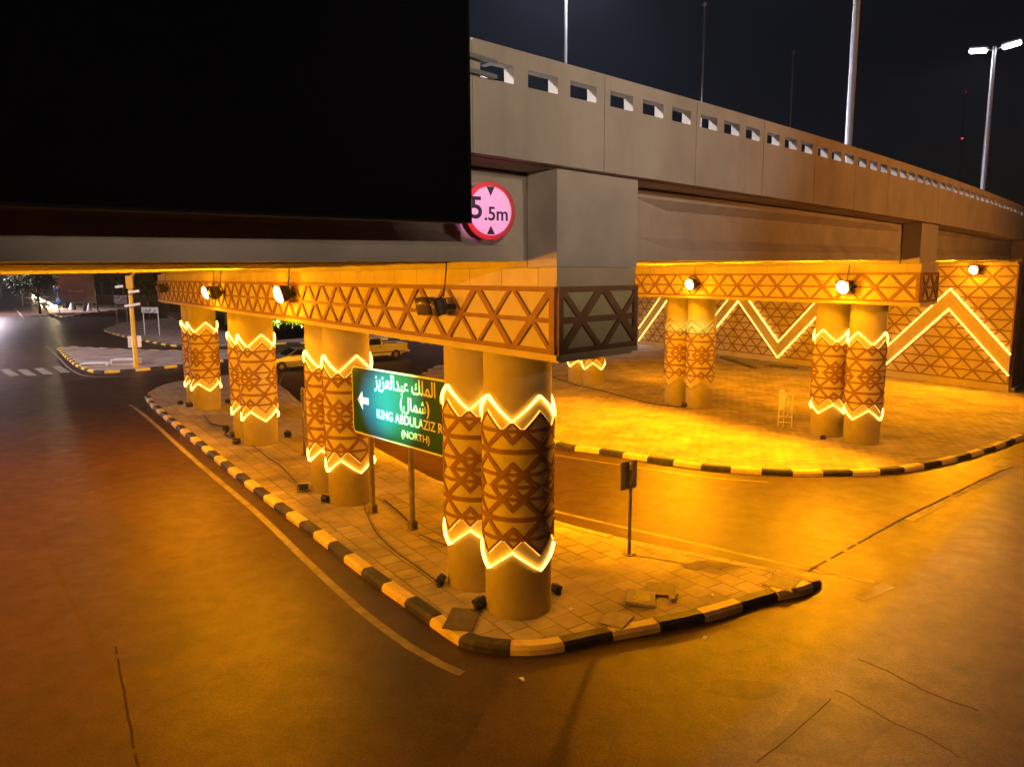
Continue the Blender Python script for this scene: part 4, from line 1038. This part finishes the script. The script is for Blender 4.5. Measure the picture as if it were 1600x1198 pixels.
M_SKIN = mat('skin', (.42, .25, .17), .6)
M_ROBEB = mat('black_robe', (.008, .008, .009), .85); M_ROBEW = mat('white_robe', (.7, .68, .64), .8)
def person(px, label, robe, seated=False, rotz=0.0):
    g = px2g(*px); t = thing('person', label, 'person', (g[0], g[1], 0), rotz)
    me = bpy.data.meshes.new('body'); S = .62 if seated else 1.0
    if seated: J = [((0,0,.48),.17), ((0,.02,.75),.17), ((0,.03,1.0),.15), ((0,.02,1.14),.06), ((0,-.01,1.27),.10), ((.10,-.42,.46),.10), ((.10,-.46,.06),.07), ((-.10,-.42,.46),.10), ((-.10,-.46,.06),.07), ((.22,0,1.0),.065), ((.26,-.12,.75),.05), ((.12,-.32,.62),.04), ((-.22,0,1.0),.065), ((-.26,-.12,.75),.05), ((-.12,-.32,.62),.04)]
    else: J = [((0,0,.92),.17), ((0,0,1.15),.16), ((0,0,1.40),.17), ((0,0,1.53),.06), ((0,-.02,1.67),.10), ((.10,0,.5),.15), ((.10,-.03,.06),.14), ((-.10,0,.5),.15), ((-.10,.03,.06),.14), ((.21,0,1.40),.07), ((.26,0,1.12),.055), ((.24,-.1,.86),.04), ((-.21,0,1.40),.07), ((-.26,0,1.12),.055), ((-.22,-.12,.9),.04)]
    E_ = [(0,1),(1,2),(2,3),(3,4),(0,5),(5,6),(0,7),(7,8),(2,9),(9,10),(10,11),(2,12),(12,13),(13,14)]
    me.from_pydata([j[0] for j in J], E_, []); o = bpy.data.objects.new('body', me); COL.objects.link(o)
    md = o.modifiers.new('skin', 'SKIN'); lay = me.skin_vertices[0].data
    for i, j in enumerate(J): lay[i].radius = (j[1], j[1]); lay[i].use_root = (i == 0)
    sb = o.modifiers.new('sub', 'SUBSURF'); sb.levels = 1; sb.render_levels = 1
    bpy.context.view_layer.update()
    m2 = bpy.data.meshes.new_from_object(o.evaluated_get(bpy.context.evaluated_depsgraph_get())); o.modifiers.clear(); o.data = m2
    m2.materials.clear(); m2.materials.append(M_SKIN); o.parent = t
    m = MB(); top = 1.02 if seated else 1.46
    if seated: m.lathe([(.42, .02), (.40, .3), (.30, .55), (.25, .8), (.24, .98), (.08, 1.12)], 16, Matrix.Translation((0, -.12, 0)) )
    else: m.lathe([(.36, .02), (.33, .4), (.28, .85), (.27, 1.2), (.28, 1.38), (.09, 1.53)], 16)
    m.build('robe', robe, t)
    zc = 1.27 if seated else 1.67; m = MB(); m.lathe([(.14, zc-.16), (.145, zc-.02), (.12, zc+.09), (.05, zc+.14)], 14, Matrix.Translation((0, .015, 0))); m.build('headscarf', robe, t)
person((116,484), 'person in a long black robe standing at the far kerb, left of two', M_ROBEB)
person((133,486), 'person in a long black robe standing at the far kerb, right of two', M_ROBEB)
person((112,485), 'person in white sitting low beside the left black robed figure', M_ROBEW, True)
person((140,486), 'person in white sitting low right of the black robed figures', M_ROBEW, True)
g = px2g(103, 481); t = thing('bin', 'dark rounded bin beside the people at the far kerb', 'bin', (g[0], g[1], 0)); m = MB(); m.lathe([(.5, 0), (.62, .4), (.66, 1.1), (.5, 1.2)], 18); m.build('drum', M_DARK, t)
m = MB(); m.lathe([(.66, 1.201), (.6, 1.28), (.2, 1.36)], 18); m.build('lid', M_DARK, t)
g = px2g(153, 487); t = thing('utility_pole', 'slim brown pole at the far kerb before the red hoarding', 'pole', (g[0], g[1], 0)); m = MB(); m.tube([(0,0,0), (-.3,0,8.6)], [.14, .10], 10); m.build('pole_shaft', M_POSTBR, t)
m = MB(); m.bbox(-.25, .25, -.25, .25, 0, .3, .04); m.build('pole_base', M_LID, t)

def far_board(x0, x1, yb, z0, z1, dist):
    xa = (x0-800)/1150*dist; xb = (x1-800)/1150*dist
    t = thing('hoarding', 'brownish red advertising hoarding across the far road', 'hoarding', (xa, dist, 0), R(8)); L = xb-xa
    m = MB(); m.box(0, L, 0, .2, z0, z1); m.build('board', mat('dull_red_print', (.16, .045, .04), .6, var=.3, vscale=.4), t)
    m = MB(); m.box(-.15, L+.15, -.06, -.001, z1-.15, z1+.05); m.box(-.15, L+.15, -.06, -.001, z0-.1, z0+.1); m.build('frame', M_POSTBR, t)
    m = MB(); m.box(L*.35, L*.72, -.03, -.002, z0+2.3, z0+2.75); m.box(L*.35, L*.72, -.03, -.002, z0+1.6, z0+1.75); m.build('printed_line', mat('pale_red_print', (.5, .10, .10), .6), t)
    for q in (.1, .5, .9): m = MB(); m.box(L*q-.1, L*q+.1, .21, .4, 0, z1); m.build('post', M_POSTBR, t)
far_board(90, 150, 461, .6, 8.5, 165)
def fence(x0, x1, dist):
    xa = (x0-800)/1150*dist; xb = (x1-800)/1150*dist; L = xb-xa
    t = thing('garden_wall', 'low sandy wall with white pillars and dark railings across the far road', 'wall', (xa, dist, 0), R(4))
    m = MB(); m.box(0, L, 0, .4, -.2, 1.9); m.build('wall_base', mat('sandy_wall', (.45, .34, .2), .8, var=.2, vscale=1), t)
    m = MB(); m.box(0, L, .15, .2, 1.91, 4.6); m.build('railing_panel', M_DARK, t)
    n = 8
    for i in range(n): x = L*i/(n-1); m = MB(); m.bbox(x-.16, x+.16, -.1, .5, 1.905, 5.0, .03); m.build('pillar', M_SIGNW, t)
fence(148, 262, 185)
kerb([((148-800)/1150*172, 171.0), ((262-800)/1150*172, 178)][0:2], seg=2.4)

# ------------------------------------------------------------------ trees and hedge
def leaves(m, blobs, n, size, rnd, mats=2):
    tot = sum(b[3]**2 for b in blobs)
    for (bx, by, bz, br) in blobs:
        k = int(n*br*br/tot)
        for _ in range(k):
            d = Vector((rnd.gauss(0,1), rnd.gauss(0,1), rnd.gauss(0,1))).normalized(); r = br*(rnd.random()**.45)*rnd.uniform(.8, 1.12)
            c = Vector((bx, by, bz)) + Vector((d.x*r, d.y*r, d.z*r*.85))
            a = Vector((rnd.gauss(0,1), rnd.gauss(0,1), rnd.gauss(0,1))).normalized(); b = a.cross(d+Vector((.01,.02,.03))).normalized()
            s = size*rnd.uniform(.6, 1.4)
            m.add([c-a*s*.5-b*s*.3, c+a*s*.5-b*s*.12, c+a*s*.62+b*s*.12, c-a*s*.3+b*s*.36], [(0,1,2,3)], rnd.randrange(mats))
M_LF = [mat('leaf_green', (.05, .095, .010), .7, var=.3), mat('leaf_dark', (.02, .045, .008), .7, var=.3)]
M_BARK = mat('bark', (.12, .08, .05), .9, var=.3, bump=.5)
def tree(loc, h, r, label, seed, n=3000, lsize=.34):
    rnd = random.Random(seed); t = thing('tree', label, 'tree', loc, 0, 'trees beyond the crossroads')
    m = MB(); top = Vector((rnd.uniform(-.3,.3), 0, h*.5)); m.tube([(0,0,-.05), (.05,0,h*.2), top], [.24, .19, .13], 10); bl = []
    for i in range(9):
        a = rnd.uniform(0, 6.28); rr = r*rnd.uniform(.35, .85); e = Vector((rr*math.cos(a), rr*math.sin(a), h*rnd.uniform(.5, .88)))
        m.tube([top*rnd.uniform(.6,1), (top+e)/2+Vector((0,0,.2)), e], [.09, .06, .03], 6); bl.append((e.x, e.y, e.z, r*rnd.uniform(.32, .5)))
    bl.append((0, 0, h*.78, r*.6)); m.build('trunk', M_BARK, t)
    m = MB(); leaves(m, bl, n, lsize, rnd); m.build('crown', M_LF, t)
def at_far(x, dist): return ((x-800)/1150*dist, dist, 0)
tree(at_far(66, 128), 8.5, 4.2, 'leafy tree lit from below by the cord of lights', 1)
tree(at_far(40, 165), 9.5, 5.0, 'dim tree at the far left behind the lit one', 2)
tree(at_far(236, 118), 7.6, 4.0, 'dark low tree just left of the near cap end', 3, 3800)
tree(at_far(268, 128), 8.5, 4.5, 'dark tree half hidden behind the near cap end', 4)
tree(at_far(8, 240), 10, 6, 'small dim tree far up the left road', 5, 2000, .6)
tree(at_far(190, 215), 13, 7, 'dark tree behind the white pillared wall', 6, 3000, .6)
tree(at_far(355, 96), 7.5, 3.5, 'tree glimpsed between the two farthest pairs of columns', 8)
def hedge():
    a = at_far(415, 88); t = thing('hedge', 'clipped green hedge with yellow lights in it behind the silver car', 'hedge', (a[0], a[1], 0), R(5)); rnd = random.Random(4)
    m = MB()
    for i in range(9): m.tube([(i*1.6, 0, 0), (i*1.6+.1, .1, 1.2)], [.06, .03], 6)
    m.build('stem', M_BARK, t)
    m = MB(); bl = [(i*.8, rnd.uniform(-.2,.2), 1.1+rnd.uniform(-.1,.3), 1.0) for i in range(17)] + [(i*1.5, .9, 2.2+rnd.uniform(-.2,.5), 1.3) for i in range(9)]
    leaves(m, bl, 6500, .22, rnd); m.build('foliage', M_LF, t)
hedge()
def garden_light(loc, label, col, power, r=.12, h=.5, group='garden lights among the greenery', st=18, throw=False):
    t = thing('garden_light', label, 'garden light', loc, 0, group)
    m = MB(); m.tube([(0,0,0), (0,0,h)], .03, 6); m.build('stake', M_DARK, t)
    m = MB(); m.lathe([(r*.4, h), (r, h+r*.5), (r, h+r*1.5), (r*.3, h+2*r)], 10); m.build('bulb', emis('garden_bulb', col, st), t)
    if power and throw: spot(t, 'garden_lamp', (0, -.35, h*.4), (0, .8, .55), power, col, 120, .8)
    elif power:
        l = bpy.data.lights.new('garden_lamp', 'POINT'); l.energy = power; l.color = col; l.shadow_soft_size = .1
        o = bpy.data.objects.new('garden_lamp', l); COL.objects.link(o); o.parent = t; o.location = (0, -.25, h+r)
for x, lab in ((435, 'bright garden light in the hedge left of the silver car roof'), (472, 'bright garden light in the hedge at the column edge'), (447, 'tiny white garden light in the middle of the hedge')):
    a = at_far(x, 85.6); garden_light((a[0], a[1], 0), lab, (.75, .85, .12), 5000 if x != 447 else 0, throw=True, r=.15 if x != 447 else .06, h=.9 if x != 447 else 1.1)
rnd = random.Random(9)
for i, q in enumerate([(49,461),(53,464),(57,467),(61,469),(65,471),(69,473),(76,476),(80,479),(84,481),(88,482)]):
    g = px2g(*q); garden_light((g[0], g[1], 0), 'small white bulb of the light cord under the lit tree', (1.0, .8, .45), 3500 if i in (1, 4, 7, 9) else 0, r=.2, h=.25, group='bulbs of the light cord under the far tree')

# ------------------------------------------------------------------ vehicles
M_GLASS = mat('car_glass', (.012, .014, .016), .08, spec=.6)
M_TRIM = mat('black_trim', (.015, .015, .015), .6)
M_CHROME = mat('bright_rim', (.5, .5, .52), .3, .8)
def wheel(par, x, y, r, w=.21):
    sg = 1 if y > 0 else -1
    M = Matrix.Translation((x, y, r)) @ Matrix.Rotation(R(-90*sg), 4, 'X')
    m = MB(); m.lathe([(r*.62, -w/2), (r*.95, -w/2), (r, -w/2+.03), (r, w/2-.03), (r*.95, w/2), (r*.62, w/2), (r*.60, w/2-.03)], 24, M); wh = m.build('wheel', M_RUBBER, par)
    m = MB(); m.lathe([(r*.60, 0), (r*.60, w/2-.02), (r*.52, w/2-.05), (r*.18, w/2-.03), (r*.14, w/2-.005)], 24, M)
    for k in range(5):
        a = 2*math.pi*k/5; m.box(-.03, .03, r*.12, r*.57, w/2-.045, w/2-.015, M=M @ Matrix.Rotation(a, 4, 'Z'))
    m.build('rim', M_CHROME, wh)
def arch(cx, r, n=9): return [(cx + r*math.cos(math.pi*i/n), .30 + r*math.sin(math.pi*i/n)) for i in range(n+1)]
def car_body(m, prof, hw, tuck=.05):
    """side profile (x,z) extruded across y, sides drawn in a little at top and bottom"""
    zmin = min(z for x, z in prof); zmax = max(z for x, z in prof)
    def wd(z): q = (z-zmin)/(zmax-zmin); return hw - tuck*abs(q-.55)**1.5*2
    n = len(prof); vs = [(x, -wd(z), z) for x, z in prof] + [(x, wd(z), z) for x, z in prof]
    fs = [(i, (i+1) % n, n+(i+1) % n, n+i) for i in range(n)] + [tuple(range(n))[::-1], tuple(range(n, 2*n))]
    m.add(vs, fs)
def loft_cabin(m, base, roof, hb, hr, zb, zr, mi=0):
    (x0, x1), (r0, r1) = base, roof
    vs = [(x0,-hb,zb),(x1,-hb,zb),(x1,hb,zb),(x0,hb,zb),(r0,-hr,zr-.04),(r1,-hr,zr-.04),(r1,hr,zr-.04),(r0,hr,zr-.04),(r0+.12,-hr+.12,zr),(r1-.12,-hr+.12,zr),(r1-.12,hr-.12,zr),(r0+.12,hr-.12,zr)]
    m.add(vs, [(0,1,5,4),(1,2,6,5),(2,3,7,6),(3,0,4,7),(4,5,9,8),(5,6,10,9),(6,7,11,10),(7,4,8,11),(8,9,10,11)], mi)
def quad_on(m, P, th=.012):
    P = [Vector(p) for p in P]; nrm = (P[1]-P[0]).cross(P[3]-P[0]).normalized()*th
    m.add([p for p in P]+[p+nrm for p in P], [(4,5,6,7),(0,1,5,4),(1,2,6,5),(2,3,7,6),(3,0,4,7)])
def sedan(loc, rotz, label):
    t = thing('parked_car', label, 'car', loc, rotz); paint = mat('silver_paint', (.55, .55, .56), .3, .5)
    prof = [(2.2,.42),(2.24,.62),(2.12,.80),(1.0,.98),(-1.6,1.0),(-2.2,.96),(-2.26,.6),(-2.2,.40)] + [(-1.72,.30)] + arch(-1.36,.36)[::-1] + [(-.9,.24),(.9,.24)] + arch(1.38,.36)[::-1] + [(1.8,.30)]
    m = MB(); car_body(m, prof, .90); loft_cabin(m, (1.05,-1.95), (.15,-1.35), .82, .62, .97, 1.46); m.build('body', paint, t)
    for sg in (-1, 1):
        m = MB()
        def sp(x, z): q = (z-.97)/.45; return (x, sg*(.82-.20*q), z)
        a = [sp(.78,1.03), sp(-.35,1.03), sp(-.35,1.38), sp(.16,1.38)]; b = [sp(-.42,1.03), sp(-1.6,1.03), sp(-1.27,1.38), sp(-.42,1.38)]
        for P in (a, b): quad_on(m, P if sg > 0 else P[::-1])
        m.build('side_window', M_GLASS, t)
        m = MB(); m.bbox(.75, .95, sg*.9-.03 if sg > 0 else -.98, sg*.98 if sg > 0 else -.87, .98, 1.10, .02); m.build('mirror', paint, t)
        m = MB(); m.bbox(2.05, 2.235, min(sg*.5, sg*.84), max(sg*.5, sg*.84), .64, .78, .02); m.build('headlight', M_SIGNW, t)
        m = MB(); m.bbox(-2.265, -2.15, min(sg*.5, sg*.84), max(sg*.5, sg*.84), .72, .90, .02); m.build('tail_light', M_RED, t)
        m = MB(); m.box(-.15, .02, min(sg*.895, sg*.92), max(sg*.895, sg*.92), .86, .89); m.box(-1.15, -1.0, min(sg*.895, sg*.92), max(sg*.895, sg*.92), .86, .89); m.build('door_handle', M_CHROME, t)
    m = MB(); quad_on(m, [(.98,-.74,1.02),(.98,.74,1.02),(.24,.58,1.40),(.24,-.58,1.40)]); m.build('windscreen', M_GLASS, t)
    m = MB(); quad_on(m, [(-1.9,.74,1.02),(-1.9,-.74,1.02),(-1.42,-.58,1.40),(-1.42,.58,1.40)]); m.build('rear_window', M_GLASS, t)
    m = MB(); m.bbox(-2.3, -2.2, -.85, .85, .38, .58, .03); m.bbox(2.17, 2.28, -.85, .85, .36, .56, .03); m.build('bumper', paint, t)
    for x in (1.38, -1.36):
        for y in (-.80, .80): wheel(t, x, y, .32)
def pickup(loc, rotz, label):
    t = thing('pickup_truck', label, 'pickup truck', loc, rotz); paint = mat('white_paint', (.74, .72, .68), .35)
    prof = [(2.55,.50),(2.58,.80),(2.45,1.02),(1.1,1.12),(-.62,1.14),(-.64,1.12),(-2.6,1.12),(-2.62,.62),(-2.5,.52)] + [(-2.15,.48)] + arch(-1.62,.44)[::-1] + [(-1.0,.36),(1.1,.36)] + arch(1.65,.44)[::-1] + [(2.2,.48)]
    m = MB(); car_body(m, prof, .94, .03); loft_cabin(m, (1.15,-.60), (.35,-.50), .86, .68, 1.13, 1.76); m.build('body', paint, t)
    m = MB(); m.box(-2.5, -.72, -.80, .80, 1.121, 1.13); m.build('load_bed', M_TRIM, t)
    m = MB()
    for sg in (-1, 1): m.bbox(-2.6, -.66, min(sg*.82, sg*.93), max(sg*.82, sg*.93), 1.121, 1.24, .02)
    m.build('bed_rail', paint, t)
    m = MB(); m.bbox(-2.66, -2.58, -.88, .88, .70, 1.24, .02); m.build('tailgate', paint, t)
    for sg in (-1, 1):
        def sp(x, z): q = (z-1.13)/.6; return (x, sg*(.86-.17*q), z)
        P = [sp(.88,1.20), sp(-.42,1.20), sp(-.40,1.64), sp(.36,1.64)]; m = MB(); quad_on(m, P if sg > 0 else P[::-1]); m.build('side_window', M_GLASS, t)
        m = MB(); m.box(-2.672, -2.60, min(sg*.78, sg*.92), max(sg*.78, sg*.92), .74, 1.10); m.build('tail_light', M_RED, t)
        m = MB(); m.bbox(2.4, 2.59, min(sg*.55, sg*.88), max(sg*.55, sg*.88), .80, .96, .02); m.build('headlight', M_SIGNW, t)
        m = MB(); m.box(-2.4, 2.3, min(sg*.937, sg*.955), max(sg*.937, sg*.955), .58, .64); m.build('side_moulding', M_TRIM, t)
        m = MB(); m.box(-.38, -.2, min(sg*.94, sg*.965), max(sg*.94, sg*.965), .98, 1.02); m.build('door_handle', M_TRIM, t)
        m = MB(); m.bbox(.82, .96, min(sg*.93, sg*1.1), max(sg*.93, sg*1.1), 1.16, 1.34, .02); m.build('mirror', M_TRIM, t)
    m = MB(); quad_on(m, [(1.10,-.78,1.20),(1.10,.78,1.20),(.44,.64,1.68),(.44,-.64,1.68)]); m.build('windscreen', M_GLASS, t)
    m = MB(); quad_on(m, [(-.61,.74,1.20),(-.61,-.74,1.20),(-.53,-.62,1.64),(-.53,.62,1.64)]); m.build('rear_window', M_GLASS, t)
    m = MB(); m.bbox(-2.82, -2.67, -.9, .9, .50, .68, .03); m.bbox(2.56, 2.7, -.92, .92, .48, .70, .03); m.build('bumper', M_CHROME, t)
    for x in (1.65, -1.62):
        for y in (-.82, .82): wheel(t, x, y, .38, .24)
def park(px, wx, wy, heading, fn, label):
    """put wheel (wx,wy) of the vehicle on the road at the measured spot"""
    g = Vector(px2g(px[0], px[1], rz)); a = math.atan2(heading[1], heading[0])
    fn((g.x - (math.cos(a)*wx - math.sin(a)*wy), g.y - (math.sin(a)*wx + math.cos(a)*wy), rz+.005), a, label)
park((440, 580), 1.38, .80, (-.80, -.60), sedan, 'silver saloon car passing behind the columns, its front half showing')
park((618, 561), -1.62, .82, (-.80, -.60), pickup, 'white pickup truck on the road behind the green sign')

# ------------------------------------------------------------------ added unseen fill lamps, standing in for coloured screen light on the two signs
def colour_flood(loc, aim, col, power, deg, label, blend=1.0):
    t = thing('sign_fill_lamp', label, 'spotlight', loc, 0)
    d = (Vector(aim)-Vector(loc))
    M = d.to_track_quat('Y', 'Z').to_matrix().to_4x4()
    m = MB(); m.bbox(-.2, .2, -.2, .0, -.15, .15, .03, M=M); m.build('housing', M_DARK, t)
    m = MB(); m.tube([(0,0,-.1), (0,0,-loc[2]-.15)], .05, 8); m.build('pole', M_STEEL, t)
    m = MB(); m.box(-.15, .15, .001, .01, -.1, .1, M=M); m.build('glass', emis('fill_glass', col, 4), t)
    spot(t, 'sign_fill', tuple(M @ Vector((0, .06, 0))), tuple(d), power, col, deg, blend, .05)
colour_flood((-10.5, 6.5, 4.2), (-2.75, 17.8, 3.15), (.05, 1.0, .28), 52000, 10.5, 'small added green fill light on a pole by the left road')
colour_flood((-11.5, 7.5, 4.0), (-3.25, 18.3, 3.05), (.10, .80, 1.0), 40000, 9.0, 'small added blue fill light on a pole by the left road')
p = bw(hs_t, .40)
colour_flood((2.4, -3.0, 6.6), (p.x, p.y, hs_z), (1.0, .22, .70), 6500, 3.3, 'small added pink fill light on a pole behind the viewer', .12)

# ------------------------------------------------------------------ the dusty night air that makes the lamps glow
def haze():
    m = bpy.data.materials.new('haze'); m.use_nodes = True; t = m.node_tree; t.nodes.clear()
    o = t.nodes.new('ShaderNodeOutputMaterial'); v = t.nodes.new('ShaderNodeVolumePrincipled')
    v.inputs['Color'].default_value = (.62, .72, 1.0, 1); v.inputs['Density'].default_value = .0003; v.inputs['Anisotropy'].default_value = .35
    t.links.new(v.outputs[0], o.inputs['Volume'])
    b = MB(); b.box(-905, 905, -305, 1505, ROAD_Z-1.0, 130); return setp(b.build('haze', m), kind='stuff')
haze()
